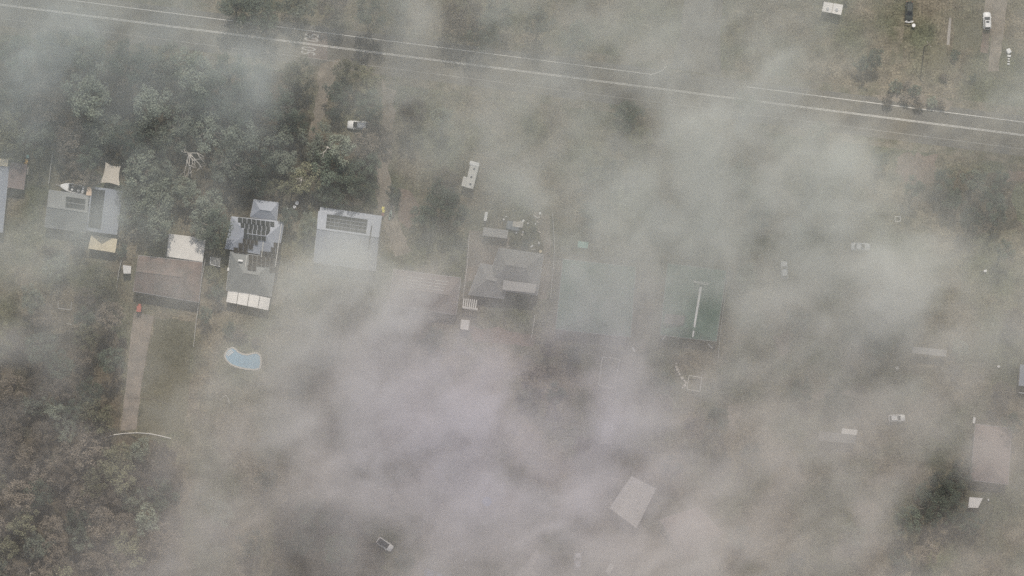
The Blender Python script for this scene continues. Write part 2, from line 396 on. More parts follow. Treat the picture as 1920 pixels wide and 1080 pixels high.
rows = [[(446, 515)], [(451, 507)], [(457, 506)], [(457, 499)], [(455, 484), (513, 528)], [(447, 475), (508, 526)],
        [(438, 465), (488, 525)], [(466, 523)], [(466, 522)], [(464, 481), (505, 520)]]
for j, rr in enumerate(rows):
    for x0, x1 in rr:
        n = max(1, round((x1 - x0) / 8.2)); wd = (x1 - x0) / n
        for i in range(n):
            cs = []
            for dx, dy in ((.3, .4), (wd - .7, .4), (wd - .7, 9.3), (.3, 9.3)):
                px = x0 + i * wd + dx; py = 409 + j * 9.6 + dy + (px - 450) * .13 - 1.5; w3 = P(px, py, 4)
                zz = max(hip_z(q1, 3.0, w3.x, w3.y), hip_z(q2, 2.9, w3.x, w3.y), 2.9) + .32; cs.append(P(px, py, zz))
            MB().slab(cs, [(3, 2, 1, 0)], .05).done('solar_panel', 'panel' if j < 4 else 'panel_brown', r)
for a, b in (((463, 478), (457, 522)), ((528, 420), (516, 500)), ((494, 452), (490, 482))):
    MB().tube([P(*a, 4.2), P(*b, 3.6)], .09, 5).done('roof_rail', 'offwhite', r)
for k in range(4):
    x0, x1 = 428 + k * 20, 447 + k * 20; y0 = 542.5 + k * 4.2; yb = 566 + k * 4.0
    flat(r, [(x0, y0), (x1, y0 + 4), (x1 - 4, yb + 3.6), (x0 - 4, yb)], 2.5, 'roof_white', 'patio_roof', tilt=[2.75, 2.75, 2.5, 2.5])
posts(r, [(426, 563), (464, 572), (500, 578)], 2.3)
MB().box(P(451, 488.5, 4.2) , (1.1, .45, .3), -A).done('skylight', 'white', r)
MB().box(P(428, 505, 2.9), (.5, .8, .5), -A).done('air_conditioner', 'offwhite', r)

# E: brown house
r = building('house', 'brown tiled house with pale ribbed patio cover and rear concrete path', 315, 520)
q = [(260, 479), (380, 492), (373, 567), (250, 546)]; walls(r, q, 3.0)
roof(r, q, 3.0, [(255, 509), (338, 519)], 5.0, 'roof_brown')
flat(r, [(317, 438), (386, 447), (380, 491), (312, 481)], 2.6, 'roof_pale', 'patio_roof', tilt=[2.5, 2.5, 2.9, 2.9])
posts(r, [(319, 440), (350, 444), (383, 449)], 2.4)

# F: grey-green house
r = building('house', 'slate-grey T-shaped house with boat behind and cream awning', 160, 400)
q = [(92, 356), (166, 367), (161, 436), (84, 425)]; walls(r, q, 3.0, 'wall_cream')
v = roof(r, q, 3.0, [(89, 388), (164, 399)], 4.6, 'roof_slate')
panels(r, [v[0], v[1], v[5], v[4]], 5, 2, 'panel', s0=.44, s1=.93, t0=.22, t1=.9)
q = [(171, 350), (229, 358), (219, 440), (162, 432)]
pts = eave_inset([P(*p, 3.02) for p in q], .45); MB().prism(pts, 0, 3.0).done('wall', 'wall_cream', r)
v = roof(r, q, 3.02, [(200.5, 353), (190.5, 437)], 5.6, 'roof_blue')
panels(r, [v[0], v[4], v[5], v[3]], 2, 8, 'panel', s0=.10, s1=.93, t0=.05, t1=.92, gt=.01)
flat(r, [(171, 441), (220, 448), (216, 474), (165, 466)], 2.55, 'roof_cream', 'awning', tilt=[2.65, 2.65, 2.5, 2.5])
posts(r, [(167, 464), (191, 468), (214, 472)], 2.35)

# G: left edge
r = building('house', 'blue-grey roofed house cut by the left edge of the photo', -20, 370)
q = [(-80, 302), (17, 312), (5, 436), (-92, 424)]; walls(r, q, 3.0, 'wall_cream')
roof(r, q, 3.0, [(-34, 352), (-40, 384)], 5.0, 'roof_blue')
r = building('awning', 'small cream flat awning at the left edge beside pink carport', 5, 305, 'awning')
flat(r, [(-14, 296), (16, 299), (14, 312), (-16, 309)], 3.35, 'roof_cream', 'cover'); posts(r, [(-13, 298), (14, 300), (12, 310.5)], 3.25)
r = building('carport', 'dusty pink flat carport roof near left edge', 31, 330, 'carport')
flat(r, [(20, 304), (51, 308), (45, 356), (12, 351)], 2.7, 'roof_pink', tilt=[2.9, 2.7, 2.6, 2.8]); posts(r, [(21, 306), (49, 309), (44, 354), (14, 349)], 2.5)

# M: mauve ribbed roof in the smoke
r = building('house', 'mauve-grey house fading under smoke with faint pale ribs across roof', 795, 545)
q = [(738, 505), (864, 521), (855, 590), (728, 573)]; walls(r, q, 3.0)
v = roof(r, q, 3.0, [(752, 541), (840, 553)], 4.8, 'roof_mauve')
for k in range(4):
    t_ = .30 + k * .17; c_ = [v[0], v[1], v[5], v[4]]; MB().tube([bil(c_, .18, t_) + Vector((0, 0, .1)), bil(c_, .86, t_) + Vector((0, 0, .1))], .07, 4).done('roof_rail', 'offwhite', r)

# C: large grey hipped house mid-photo
r = building('house', 'large grey hipped house in the middle with driveway and cluttered front yard above', 950, 520)
q = [(936, 465), (1019, 477), (1008, 553), (908, 541)]; walls(r, q, 3.0)
roof(r, q, 3.0, [(950, 497), (985, 502)], 6.3, 'roof_cool')
q = [(901, 494), (955, 503), (945, 560), (879, 552)]
pts = eave_inset([P(*p, 2.8) for p in q], .45); MB().prism(pts, 0, 2.8).done('wall', 'wall_brick', r)
roof(r, q, 2.8, [(914, 524), (930, 528)], 5.0, 'roof_cool')
flat(r, [(944, 525), (1006, 533), (1003, 550), (942, 543)], 4.9, 'roof_pale_grey', 'pale_roof_piece')  # paler sheet stands in for the sunlit roof slope

# K, L: green roofs
r = building('house', 'green metal roofed house with long white strip down the slope', 1300, 570)
q = [(1252, 494), (1362, 508), (1343, 640), (1238, 628)]; walls(r, q, 3.0, 'wall_cream')
roof(r, q, 3.0, [(1306, 520), (1292, 612)], 4.6, 'roof_green')
a, b, e = P(1314, 538, 4.5), P(1302.5, 608, 4.5), P(1299, 632, 3.7)
u = (b - a).normalized(); n_ = Vector((-u.y, u.x, 0))
MB().slab([a + n_ * .30, b + n_ * .24, e + n_ * .18, e - n_ * .18, b - n_ * .24, a - n_ * .30], [(0, 1, 4, 5), (1, 2, 3, 4)], .3).done('skylight_strip', 'white', r)
r = building('house', 'pale green roofed house between the grey hipped house and white-striped green roof', 1115, 560)
q = [(1056, 486), (1192, 501), (1182, 632), (1042, 617)]; walls(r, q, 3.0, 'wall_cream')
roof(r, q, 3.0, [(1118, 520), (1110, 592)], 4.8, 'roof_green')
r = building('patio_cover', 'pale grey square patio cover beside white-striped green roof', 1268, 600, 'patio cover')
flat(r, [(1247, 588), (1285, 592), (1281, 610), (1245, 606)], 4.6, 'roof_grey', 'cover'); posts(r, [(1248, 590), (1283, 594)], 4.5)

# right and bottom
r = building('house', 'terracotta pink roofed house under smoke near the right edge', 1860, 850)
q = [(1829, 795), (1897, 803), (1890, 908), (1820, 900)]; walls(r, q, 3.0)
roof(r, q, 3.0, [(1862, 830), (1857, 872)], 4.8, 'roof_pink')
r = building('house', 'pale grey gabled building turned diagonally among lilac smoke', 1187, 940)
q = [(1184, 893), (1230, 916), (1193, 990), (1143, 953)]; walls(r, q, 3.2, 'wall_cream')
roof(r, q, 3.2, [(1207, 905), (1168, 971)], 5.0, 'roof_pale')
r = building('house', 'dull pink-brown roof beside the pale diagonal building, lower right of it', 1297, 1005)
q = [(1238, 975), (1308, 951), (1356, 1000), (1288, 1052)]; walls(r, q, 3.0)
roof(r, q, 3.0, [(1286, 982), (1308, 1010)], 4.8, 'roof_pink')
r = building('shed', 'faint narrow pale shed in smoke above diagonal building', 1138, 812, 'shed')
q = [(1131, 790), (1151, 792), (1146, 834), (1126, 832)]; walls(r, q, 2.3, 'wall_cream', .15); flat(r, q, 2.45, 'roof_pale_grey')
r = building('shed', 'low pale grey roof on the right edge with white rail below', 1925, 705, 'shed')
q = [(1913, 683), (1960, 688), (1955, 728), (1910, 723)]; walls(r, q, 2.6, 'wall_cream', .2); flat(r, q, 2.75, 'roof_blue')
MB().box(P(1922, 737.5, .6) , (3.2, .15, 1.1), -A).done('rail', 'white', r)
r = building('carport', 'long thin pale carport roof on the right, alone in smoke', 1743, 659, 'carport')
q = [(1712, 650), (1776, 656), (1774, 669), (1711, 662)]; flat(r, q, 2.7, 'roof_pale_grey'); posts(r, [(1714, 652), (1774, 658), (1772, 667), (1713, 661)], 2.6)
r = building('shed', 'wide pale shed roof with brighter right end, lower right', 1571, 817, 'shed')
q = [(1536, 808), (1606, 816), (1603, 832), (1534, 826)]; walls(r, q, 2.6, 'wall_cream', .2); flat(r, q, 2.75, 'roof_grey')
flat(r, [(1579, 803), (1608, 806), (1606, 816), (1577, 813)], 2.9, 'roof_white', 'pale_roof_piece')
r = building('shed', 'small bright white ribbed roof under dark smoke near right edge', 1829, 942, 'shed')
q = [(1818, 932), (1843, 934), (1834, 952), (1815, 952)]; walls(r, q, 2.3, 'wall_cream', .15); flat(r, q, 2.4, 'roof_white')
r = building('shed', 'white twin-panel shed roof standing at the top right', 1561, 15, 'shed')
q = [(1545, 3), (1581, 9), (1577, 28), (1541, 21)]; walls(r, q, 2.3, 'wall_cream', .2)
flat(r, [(1545, 3), (1562.5, 6), (1559, 24.3), (1541, 21)], 2.45, 'roof_white'); flat(r, [(1563.5, 6), (1581, 9), (1577, 28), (1560, 24.6)], 2.5, 'roof_white')
MB().cyl(P(1552, 16, 2.6), .35, .25, 12).done('vent', 'alu', r); MB().cyl(P(1569, 18, 2.65), .35, .25, 12).done('vent', 'alu', r)
r = building('shed', 'tiny white garden shed left of the brown tiled house', 238, 505, 'shed')
q = [(230.5, 497), (246, 499), (245, 513), (231.5, 513)]; walls(r, q, 1.9, 'wall_cream', .1); flat(r, q, 2.0, 'roof_white', tilt=[2.2, 2.2, 2.0, 2.0])
r = building('shed', 'small pale square shed below grey hipped house', 872, 609, 'shed')
q = [(865, 599), (881, 601), (878, 619), (863, 617)]; walls(r, q, 2.1, 'wall_cream', .15); flat(r, q, 2.25, 'roof_pale')
r = building('pergola', 'pale slatted pergola at lower left corner of grey hipped house', 880, 570, 'pergola')
for k in range(7): MB().box(P(869 + k * 3.9, 568 + k * .5, 2.5), (.28, 2.4, .12), -A).done('slat', 'roof_pale', r)
flat(r, [(868, 574), (896, 578), (895, 582), (867, 578)], 2.35, 'roof_pale', 'beam'); posts(r, [(869, 576), (894, 580)], 2.3)
r = building('shed', 'peach flat roofed shed between white boat and grey T-shaped house', 167, 358, 'shed')
q = [(164, 351), (173, 352), (171, 367), (161, 366)]; walls(r, q, 3.2, 'wall_cream', .06); flat(r, q, 3.3, 'peach')
r = building('greenhouse', 'narrow glass-framed lean-to between brown roof and solar panel house', 403, 488, 'greenhouse')
q = [(395, 481), (414, 484), (412, 500), (394, 496)]; walls(r, q, 2.0, 'timber', .15); flat(r, q, 2.1, 'roof_grey')
for a, b in (((395, 496), (413, 500)), ((404, 489), (403, 498)), ((395, 482), (394, 496))): MB().tube([P(*a, 2.2), P(*b, 2.2)], .07, 5).done('glazing_bar', 'white', r)

# shade sail
r = building('shade_sail', 'cream shade sail with curved edges above the peach shed', 207, 328, 'shade sail')
cor = [P(198, 304, 3.2), P(226, 311.5, 2.6), P(225, 349, 3.3), P(187, 343, 2.7)]; N = 10; vv = []; ff = []
for j in range(N + 1):
    for i in range(N + 1):
        s_, t_ = i / N, j / N; p = bil(cor, s_, t_); c0 = (cor[0] + cor[1] + cor[2] + cor[3]) / 4
        k = .10 * (4 * s_ * (1 - s_) * abs(2 * t_ - 1) ** 2 + 4 * t_ * (1 - t_) * abs(2 * s_ - 1) ** 2)
        p = p.lerp(c0, k * 1.6); vv.append(p)
for j in range(N):
    for i in range(N): a = j * (N + 1) + i; ff.append((a, a + N + 1, a + N + 2, a + 1))
MB().slab(vv, ff, .03).done('cloth', 'sailcloth', r)
for cpt in cor: MB().tube([(cpt.x, cpt.y, 0), cpt], .07, 6).done('post', 'alu', r)

# ---------------------------------------------------------------- vehicles
def ring_body(x, w_, zb, zt):
    return [(x, -w_ * .88, zb), (x, -w_, zb + .2), (x, -w_, zt - .18), (x, -w_ * .86, zt), (x, w_ * .86, zt), (x, w_, zt - .18), (x, w_, zb + .2), (x, w_ * .88, zb)]
def ring_cab(x, wb, wt, z0, z1):
    return [(x, -wb, z0), (x, -wt, z1), (x, wt, z1), (x, wb, z0)]
def car(px, py, heading, L, W, paint, label, kind='sedan', roofm=None, name='parked_car', group='parked cars', sunroof=False, cat='car'):
    r = root(name, P(px, py, .0), label, cat, group, math.radians(heading))
    hl = L / 2; w_ = W / 2
    b = MB(); zt = .98 if kind != 'suv' else 1.08
    secs = [(-hl, .72, .45, zt - .28), (-hl + .12, .93, .3, zt - .08), (-hl + .7, 1, .25, zt), (-.2 * hl, 1, .25, zt), (.38 * hl, 1, .25, zt - .02),
            (.72 * hl, .97, .25, zt - .14), (hl - .18, .9, .28, zt - .3), (hl, .7, .4, zt - .45)]
    b.loft([ring_body(x, w_ * f, z0, z1) for x, f, z0, z1 in secs]).done('body', paint, r, True)
    rear = {'sedan': -.62, 'hatch': -.88, 'suv': -.95}[kind] * hl; top = {'sedan': 1.42, 'hatch': 1.45, 'suv': 1.72}[kind]
    g = MB(); g.loft([ring_cab(rear, w_ * .74, w_ * .70, zt - .05, zt + .02), ring_cab(rear + .35, w_ * .80, w_ * .64, zt - .05, top - .08),
                      ring_cab(.02 * hl, w_ * .80, w_ * .64, zt - .05, top - .04), ring_cab(.42 * hl, w_ * .80, w_ * .74, zt - .05, zt + .0)])
    g.done('window_glass', 'glass', r)
    rf = MB(); x0 = rear + .42; x1 = .04 * hl
    rf.box(((x0 + x1) / 2, 0, top - .03), (x1 - x0, W * .64, .10), 0, .04); rf.done('roof', roofm or paint, r)
    for sy in (-1, 1):
        p = MB(); p.tube([(.06 * hl, sy * w_ * .66, top - .04), (.40 * hl, sy * w_ * .77, zt)], .045, 4); p.done('pillar', paint, r)
        MB().box((.36 * hl, sy * (w_ + .09), zt + .05), (.16, .2, .14), 0, .03).done('mirror', paint, r)
        MB().box((hl - .14, sy * w_ * .62, zt - .34), (.16, .36, .14), 0, .03).done('headlight', 'alu', r)
        MB().box((-hl + .06, sy * w_ * .72, zt - .22), (.1, .3, .14), 0, .02).done('tail_light', 'red', r)
        for sx in (-.62, .62):
            wh = MB().cyl((sx * hl, sy * (w_ - .1), .33), .33, .22, 16, 'Y').done('wheel', 'rubber', r)
            MB().cyl((sx * hl, sy * (w_ + .012), .33), .2, .03, 12, 'Y').done('rim', 'alu', wh)
    if sunroof: MB().box(((x0 + x1) / 2 + .45, 0, top + .035), (.42, W * .4, .03)).done('sunroof', 'glass', r)
    return r
car(1850, 39.5, 92, 4.4, 1.95, 'white', 'bright white boxy wagon with dark sunroof on the top right driveway', 'suv', sunroof=True)
car(722, 1020.5, -34, 4.5, 1.85, 'white', 'white car with dark glass roof parked diagonally at bottom of photo', 'hatch', 'glass')
car(1613, 462.5, -2, 4.9, 1.85, 'car_silver', 'silver sedan seen side-on through pale smoke on the right', 'sedan')
car(1470, 506, 92, 4.4, 1.7, 'car_silver', 'small pale car nose up, deep in smoke right of the green roofs', 'hatch')
car(812, 1077, -22, 4.6, 1.85, 'bluecar', 'blue hatchback cut by the bottom edge of the photo', 'hatch')
car(1083, 1052, 88, 4.3, 1.75, 'car_silver', 'pale silver-blue car with bright windscreen glint in bottom smoke', 'hatch')
car(1681, 783.5, 2, 4.2, 1.7, 'white', 'white car glinting on the right between pale carport and terracotta roof', 'hatch')
r = car(1704, 22, -92, 4.9, 1.9, 'darkcar', 'dark car with bright curved front bar in top right driveway', 'suv')
bb = MB(); bb.tube([(2.35, 1.1, .95), (2.62, .8, .95), (2.72, 0, .95), (2.66, -.7, .95), (2.6, -.95, .95)], .13, 6); bb.done('bull_bar', 'white', r)
car(671, 235, 176, 5.2, 2.1, 'white', 'white wagon half hidden beneath gum trees near the road', 'suv')

def caravan():
    r = root('caravan', P(885, 331), 'long white caravan with three roof vents alone on open grass', 'caravan', None, math.radians(76))
    MB().box((0, 0, 1.55), (6.2, 2.2, 2.1), 0, .12).done('body', 'offwhite', r)
    MB().box((3.15, .12, 2.35), (1.05, 2.45, .75), 0, .1).done('nose_locker', 'white', r)
    MB().box((-1.75, 1.55, 2.45), (2.5, .9, .08), 0, .02).done('awning', 'offwhite', r)
    for y in (1.95,):
        for x in (-2.9, -.6): MB().tube([(x, y, 0), (x, y, 2.42)], .04, 5).done('awning_pole', 'alu', r)
    for x, y in ((1.9, -.1), (-.2, .05), (-2.0, -.1)):
        vt = MB().box((x, y, 2.66), (.5, .5, .12), 0, .03).done('roof_vent', 'silver', r)
        MB().box((x, y, 2.735), (.34, .34, .02)).done('vent_lid', 'black', vt)
    for sy in (-1, 1):
        for x in (-.9, .1): MB().cyl((x, sy * 1.02, .34), .34, .22, 16, 'Y').done('wheel', 'rubber', r)
        MB().box((-.6, sy * 1.11, 1.8), (1.2, .03, .6)).done('window', 'glass', r)
    MB().tube([(3.0, .5, .6), (4.4, 0, .5), (3.0, -.5, .6)], .06, 5).done('drawbar', 'black', r)
caravan()

def boat():
    r = root('boat', P(138, 353), 'white open boat with dark cockpit on its trailer behind grey house', 'boat', None, math.radians(168))
    def hr(x, w_, zk, zg): return [(x, 0, zk), (x, -w_ * .7, zk + .25), (x, -w_, zg), (x, -w_ + .22, zg + .03), (x, w_ - .22, zg + .03), (x, w_, zg), (x, w_ * .7, zk + .25)]
    def hro(x, w_, zk, zg): return [(x, 0, zk), (x, -w_ * .7, zk + .25), (x, -w_, zg), (x, -w_ + .2, zg + .05), (x, -w_ + .26, zk + .55), (x, w_ - .26, zk + .55), (x, w_ - .2, zg + .05), (x, w_, zg), (x, w_ * .7, zk + .25)]
    b = MB(); b.loft([hro(-2.9, 1.0, .6, 1.5), hro(-1.5, 1.14, .55, 1.55), hro(.2, 1.16, .55, 1.62), hro(1.1, 1.05, .6, 1.68)])
    b.loft([hr(1.1, 1.05, .6, 1.68), hr(1.9, .82, .72, 1.76), hr(2.6, .5, .95, 1.84), hr(3.05, .26, 1.3, 1.9)])
    b.done('hull', 'white', r)
    MB().box((-.9, 0, 1.18), (3.8, 1.65, .03)).done('cockpit_floor', 'black', r)
    for x, y in ((.1, .42), (.1, -.42), (-1.5, .35)):
        s_ = MB(); s_.box((x, y, 1.4), (.5, .5, .35), 0, .08); s_.box((x - .25, y, 1.65), (.12, .5, .45), 0, .04); s_.done('seat', 'white' if x < 0 or y > 0 else 'offwhite', r)
    MB().box((.75, 0, 1.85), (.08, 1.6, .35), 0, .02).done('windscreen', 'glass', r)
    MB().box((-2.55, 0, 1.45), (.5, 1.5, .25), 0, .05).done('rear_bench', 'white', r)
    mt = MB(); mt.box((-3.15, 0, 1.45), (.5, .45, .7), 0, .1); mt.tube([(-3.25, 0, 1.2), (-3.3, 0, .5)], .1, 6); mt.done('outboard_motor', 'black', r)
    t = root('boat_trailer', P(138, 353), 'galvanised trailer underneath the white open boat', 'trailer', None, math.radians(168))
    f = MB(); [f.tube([(-2.6, sy * .75, .45), (1.6, sy * .7, .45), (3.6, 0, .45)], .06, 5) for sy in (-1, 1)]; f.tube([(3.5, 0, .45), (4.6, 0, .45)], .06, 5)
    for x in (-2.2, -.6, 1.0): f.tube([(x, -.75, .45), (x, .75, .45)], .05, 5)
    f.done('frame', 'alu', t)
    for sy in (-1, 1): MB().cyl((-.9, sy * .98, .3), .3, .2, 16, 'Y').done('wheel', 'rubber', t)
boat()

def tractor():
    r = root('ride_on_mower', P(262, 577), 'small faded red machine at the top of the concrete path', 'ride-on mower', None, math.radians(84))
    MB().box((.45, 0, .75), (1.0, .75, .55), 0, .14).done('bonnet', 'red', r)
    MB().box((-.45, 0, .55), (1.0, 1.0, .2), 0, .06).done('deck', 'red', r)
    s_ = MB(); s_.box((-.5, 0, .8), (.45, .5, .2), 0, .06); s_.box((-.78, 0, 1.05), (.12, .5, .5), 0, .04); s_.done('seat', 'redbrown', r)
    MB().box((-.3, 0, 1.55), (1.5, 1.15, .07), 0, .03).done('canopy', 'red', r)
    for x, y in ((-.95, .5), (-.95, -.5), (.35, .5), (.35, -.5)): MB().tube([(x, y, .6), (x, y, 1.55)], .03, 5).done('canopy_post', 'black', r)
    for sy in (-1, 1):
        MB().cyl((-.6, sy * .52, .38), .38, .25, 14, 'Y').done('wheel', 'rubber', r); MB().cyl((.65, sy * .45, .25), .25, .18, 14, 'Y').done('wheel', 'rubber', r)
tractor()
r = root('trailer', P(1143, 1066), 'short pale box trailer slanting at the bottom edge right of silver-blue car', 'trailer', None, math.radians(56))
MB().box((0, 0, .75), (2.6, 1.3, .5), 0, .05).done('body', 'offwhite', r); MB().tube([(1.2, 0, .5), (2.2, 0, .45)], .05, 5).done('drawbar', 'alu', r)
for sy in (-1, 1): MB().cyl((0, sy * .74, .3), .3, .18, 14, 'Y').done('wheel', 'rubber', r)

def bin_(px, py, lid, body, label, rot=0):
    r = root('wheelie_bin', P(px, py), label, 'bin', 'wheelie bins', rot)
    b = MB(); b.loft([[(-.24, -.26, .06), (.24, -.26, .06), (.24, .26, .06), (-.24, .26, .06)], [(-.31, -.34, .98), (.31, -.34, .98), (.31, .34, .98), (-.31, .34, .98)]]); b.done('body', body, r)
    l_ = MB(); l_.box((0, 0, 1.03), (.68, .78, .09), 0, .03); l_.tube([(-.3, .42, .98), (.3, .42, .98)], .03, 5); l_.done('lid', lid, r)
    for sx in (-1, 1): MB().cyl((sx * .27, .3, .1), .1, .06, 10, 'X').done('wheel', 'rubber', r)
bin_(52.5, 293.5, 'teal', 'bin_green', 'bin with pale teal lid, above the orange-lidded bin', .2)
bin_(51, 302, 'orange', 'bin_green', 'bin with orange lid at corner of pink carport', .1)
bin_(49.5, 307, 'orange', 'black', 'shorter bin touching the pink carport just below the orange lid', .3)
bin_(718.5, 391, 'yellow', 'bin_green', 'bin with yellow lid beside right end of solar array house', -.15)
bin_(719.5, 396, 'yellow', 'bin_green', 'second yellow bin, lower of the yellow pair by solar array house', -.1)
bin_(718, 402.5, 'redbrown', 'redbrown', 'dark red bin below yellow bins by solar array house', 0)
def small(name, label, px, py, d, m, rot=0, z=0, cat=None, grp=None, bev=.05, extra=None):
    r = root(name, P(px, py), label, cat or name.replace('_', ' '), grp, rot)
    MB().box((0, 0, z + d[2] / 2), d, 0, min(bev, d[2] * .3, d[0] * .3, d[1] * .3)).done('body', m, r)
    if extra: extra(r)
    return r
def lidded(m): return lambda r: MB().box((0, 0, .62), (.7, .7, .06), 0, .02).done('lid', m, r)
# kayak
r = root('kayak', P(732, 403), 'pale green kayak lying beside the bins, right of them', 'kayak', None, math.radians(78))
k = MB(); k.loft([[(x, 0, .02), (x, -w_, .2), (x, -w_ * .6, .36), (x, w_ * .6, .36), (x, w_, .2)] for x, w_ in ((-1.25, .06), (-.9, .26), (-.2, .38), (.5, .32), (1.0, .18), (1.3, .04))]); k.done('hull', 'palegreen', r)
MB().box((-.15, 0, .37), (.8, .36, .04), 0, .015).done('cockpit', 'black', r)
def pot(px, py, m, label, rad=.35, h=.5, name='plant_pot', cat='pot', grp=None):
    r = root(name, P(px, py), label, cat, grp)
    MB().cyl((0, 0, h / 2), rad * .75, h, 14, 'Z', rad).done('body', m, r); MB().cyl((0, 0, h + .02), rad * 1.08, .06, 14).done('rim', m, r)
pot(557, 380.5, 'white', 'largest white tub on grass right of solar panel house', .45, .6, 'garden_tub', 'tub', 'white tubs on the grass')
pot(552.5, 388, 'white', 'middle white tub on grass right of solar panel house', .38, .5, 'garden_tub', 'tub', 'white tubs on the grass')
pot(538.5, 391.5, 'offwhite', 'dull white tub closest to solar panel house', .3, .5, 'garden_tub', 'tub', 'white tubs on the grass')
pot(1712.5, 48, 'white', 'round white tank beside dark car front at top right', .42, .7, 'water_tank', 'tank')
small('white_tarpaulin', 'ragged white tarpaulin heap at upper right edge', 1891, 96, (1.1, 1.3, .6), 'white', .5, cat='tarpaulin', bev=.2)
for k, (x, y, s_) in enumerate(((1892, 105, .5), (1891, 110.5, .3), (1891, 115, .3), (1890.5, 120, .35))):
    small('edging_block', ['widest', 'second', 'third', 'last'][k] + ' white block in short column below white tarpaulin heap', x, y, (s_ * 1.8, s_, .3), 'white', -.1, cat='block', grp='white blocks in a column')
# cluttered front yard of the grey hipped house
def junk(r): MB().box((0, 0, 1.93), (.5, 1.9, .05), 0, .02).done('lid', 'offwhite', r)
small('chest_freezer', 'tall narrow white box at left of the cluttered yard', 911, 406, (.75, 2.3, 1.0), 'white', -A - .03, cat='white box')
small('garden_canopy', 'grey canvas cover at lower left of the cluttered yard', 929, 437, (6.2, 2.1, .12), 'roof_pale_grey', -A, 2.2, 'canopy', extra=lambda r: [MB().tube([(x, y, 0), (x, y, 2.2)], .05, 5).done('post', 'alu', r) for x in (-2.9, 2.9) for y in (-.8, .8)])
small('tarpaulin', 'blue-grey tarpaulin mound in the middle of the cluttered yard', 962, 424, (3.4, 2.2, .8), 'tarp', -.2, cat='tarpaulin', bev=.25)
small('pallet_stack', 'pale stack of boards at centre of the cluttered yard', 971, 421, (2.6, 1.4, .9), 'stone', -A, cat='board stack')
small('glint_sheet', 'sliver of glass coloured white as a glint below the board stack', 972, 425.5, (.7, .2, 1.1), 'white', 0, cat='glass sheet', bev=.01)  # glint put into the colour: opaque white, not the glass material
small('bucket', 'bright white bucket in upper part of cluttered yard', 944.5, 411.5, (.5, .4, .5), 'white', .3)
small('crate', 'small white crate just above bright bucket in cluttered yard', 949, 406, (.3, .3, .35), 'white', .3)
small('plank_pile', 'pale plank pile at upper right corner of cluttered yard', 1004, 406, (1.2, .35, .3), 'stone', -.55)
small('crate', 'cream crate at right side of cluttered yard', 990, 419, (.5, .4, .45), 'offwhite', .2)
small('chair', 'thin white chair right of cream crate in cluttered yard', 1004, 420, (.25, .55, .8), 'white', .2)
small('bucket', 'narrow white pail at the right edge path below cluttered yard', 1010.5, 455.5, (.28, .6, .5), 'white', .15)
pot(1013.5, 471.5, 'roof_cream', 'cream pot at upper right corner of grey hipped roof', .35, .5)
small('plank_pile', 'thin white plank lying above grey hipped roof', 1000, 468, (1.1, .15, .15), 'offwhite', .15)
small('pool_cover', 'faint teal rectangular cover in smoke above pale green roof', 1093, 459, (2.6, 1.6, .35), 'teal', -A, cat='cover')
# pool of the solar panel house
pp = [(423, 668), (424, 662), (429, 656), (436, 653), (441, 656), (446, 661), (454, 665), (464, 666.5), (474, 664), (482, 663), (487, 668), (488, 680), (486, 690), (476, 692), (460, 690), (446, 687), (434, 682), (426, 675)]
pr = root('swimming_pool', P(455, 674), 'kidney-shaped pale blue swimming pool with corner steps', 'swimming pool'); pr['abs'] = True
w_ = [P(*p) for p in pp]; wi = eave_inset(w_, .0); n = len(wi)
MB().add([(p[0], p[1], .03) for p in wi], [tuple(range(n))]).done('water', 'water', pr)
wo_ = eave_inset(w_, -.38); cb = MB(); cb.add([(p[0], p[1], .10) for p in wi] + [(p[0], p[1], .10) for p in wo_] + [(p[0], p[1], .0) for p in wi] + [(p[0], p[1], 0) for p in wo_],
    [(n + i, n + (i + 1) % n, (i + 1) % n, i) for i in range(n)] + [(i, (i + 1) % n, 2 * n + (i + 1) % n, 2 * n + i) for i in range(n)] + [(3 * n + i, 3 * n + (i + 1) % n, n + (i + 1) % n, n + i) for i in range(n)])
cb.done('coping', 'stone', pr)
for k in range(3):
    a, b = P(424 + k * 1.6, 664 + k * 1.9, .09), P(434 + k * 2.2, 655.5 + k * 1.8, .09); MB().tube([a, b], .12, 4).done('step', 'white', pr)
r = root('paddling_pool', P(913, 940), 'round blue paddling pool under lilac smoke', 'paddling pool')
MB().cyl((0, 0, .2), 1.15, .4, 20, 'Z', 1.2).done('body', 'poolblue', r)
# frames, edging, stones
def frame(name, label, pts, z, m, cat, closed=True, rad=.08):
    r = building(name, label, sum(p[0] for p in pts) / len(pts), sum(p[1] for p in pts) / len(pts), cat)
    w_ = [P(*p, z) for p in pts]
    for i in range(len(w_) if closed else len(w_) - 1): MB().tube([w_[i], w_[(i + 1) % len(w_)]], rad, 5).done('rail', m, r)
    for p in w_: MB().tube([(p.x, p.y, 0), p], rad * .8, 5).done('post', m, r)
frame('pool_fence', 'tall faint white rectangular fence frame below pale green roof', [(1130, 669), (1162, 674), (1151, 728), (1122, 722)], 1.2, 'offwhite', 'fence')
frame('trampoline_frame', 'small square pale frame beside curve of stones', [(1292, 704), (1316, 708), (1312, 734), (1288, 730)], .9, 'offwhite', 'frame')
frame('clothes_line', 'white double rail above the white-striped green roof', [(1301, 527), (1328, 531), (1327, 534), (1302, 529)], 4.9, 'white', 'clothes line')
frame('goal_frame', 'faint white three-sided frame in grass left of brown house', [(109, 565), (109, 578), (133, 581), (134, 566)], .8, 'offwhite', 'frame', False)
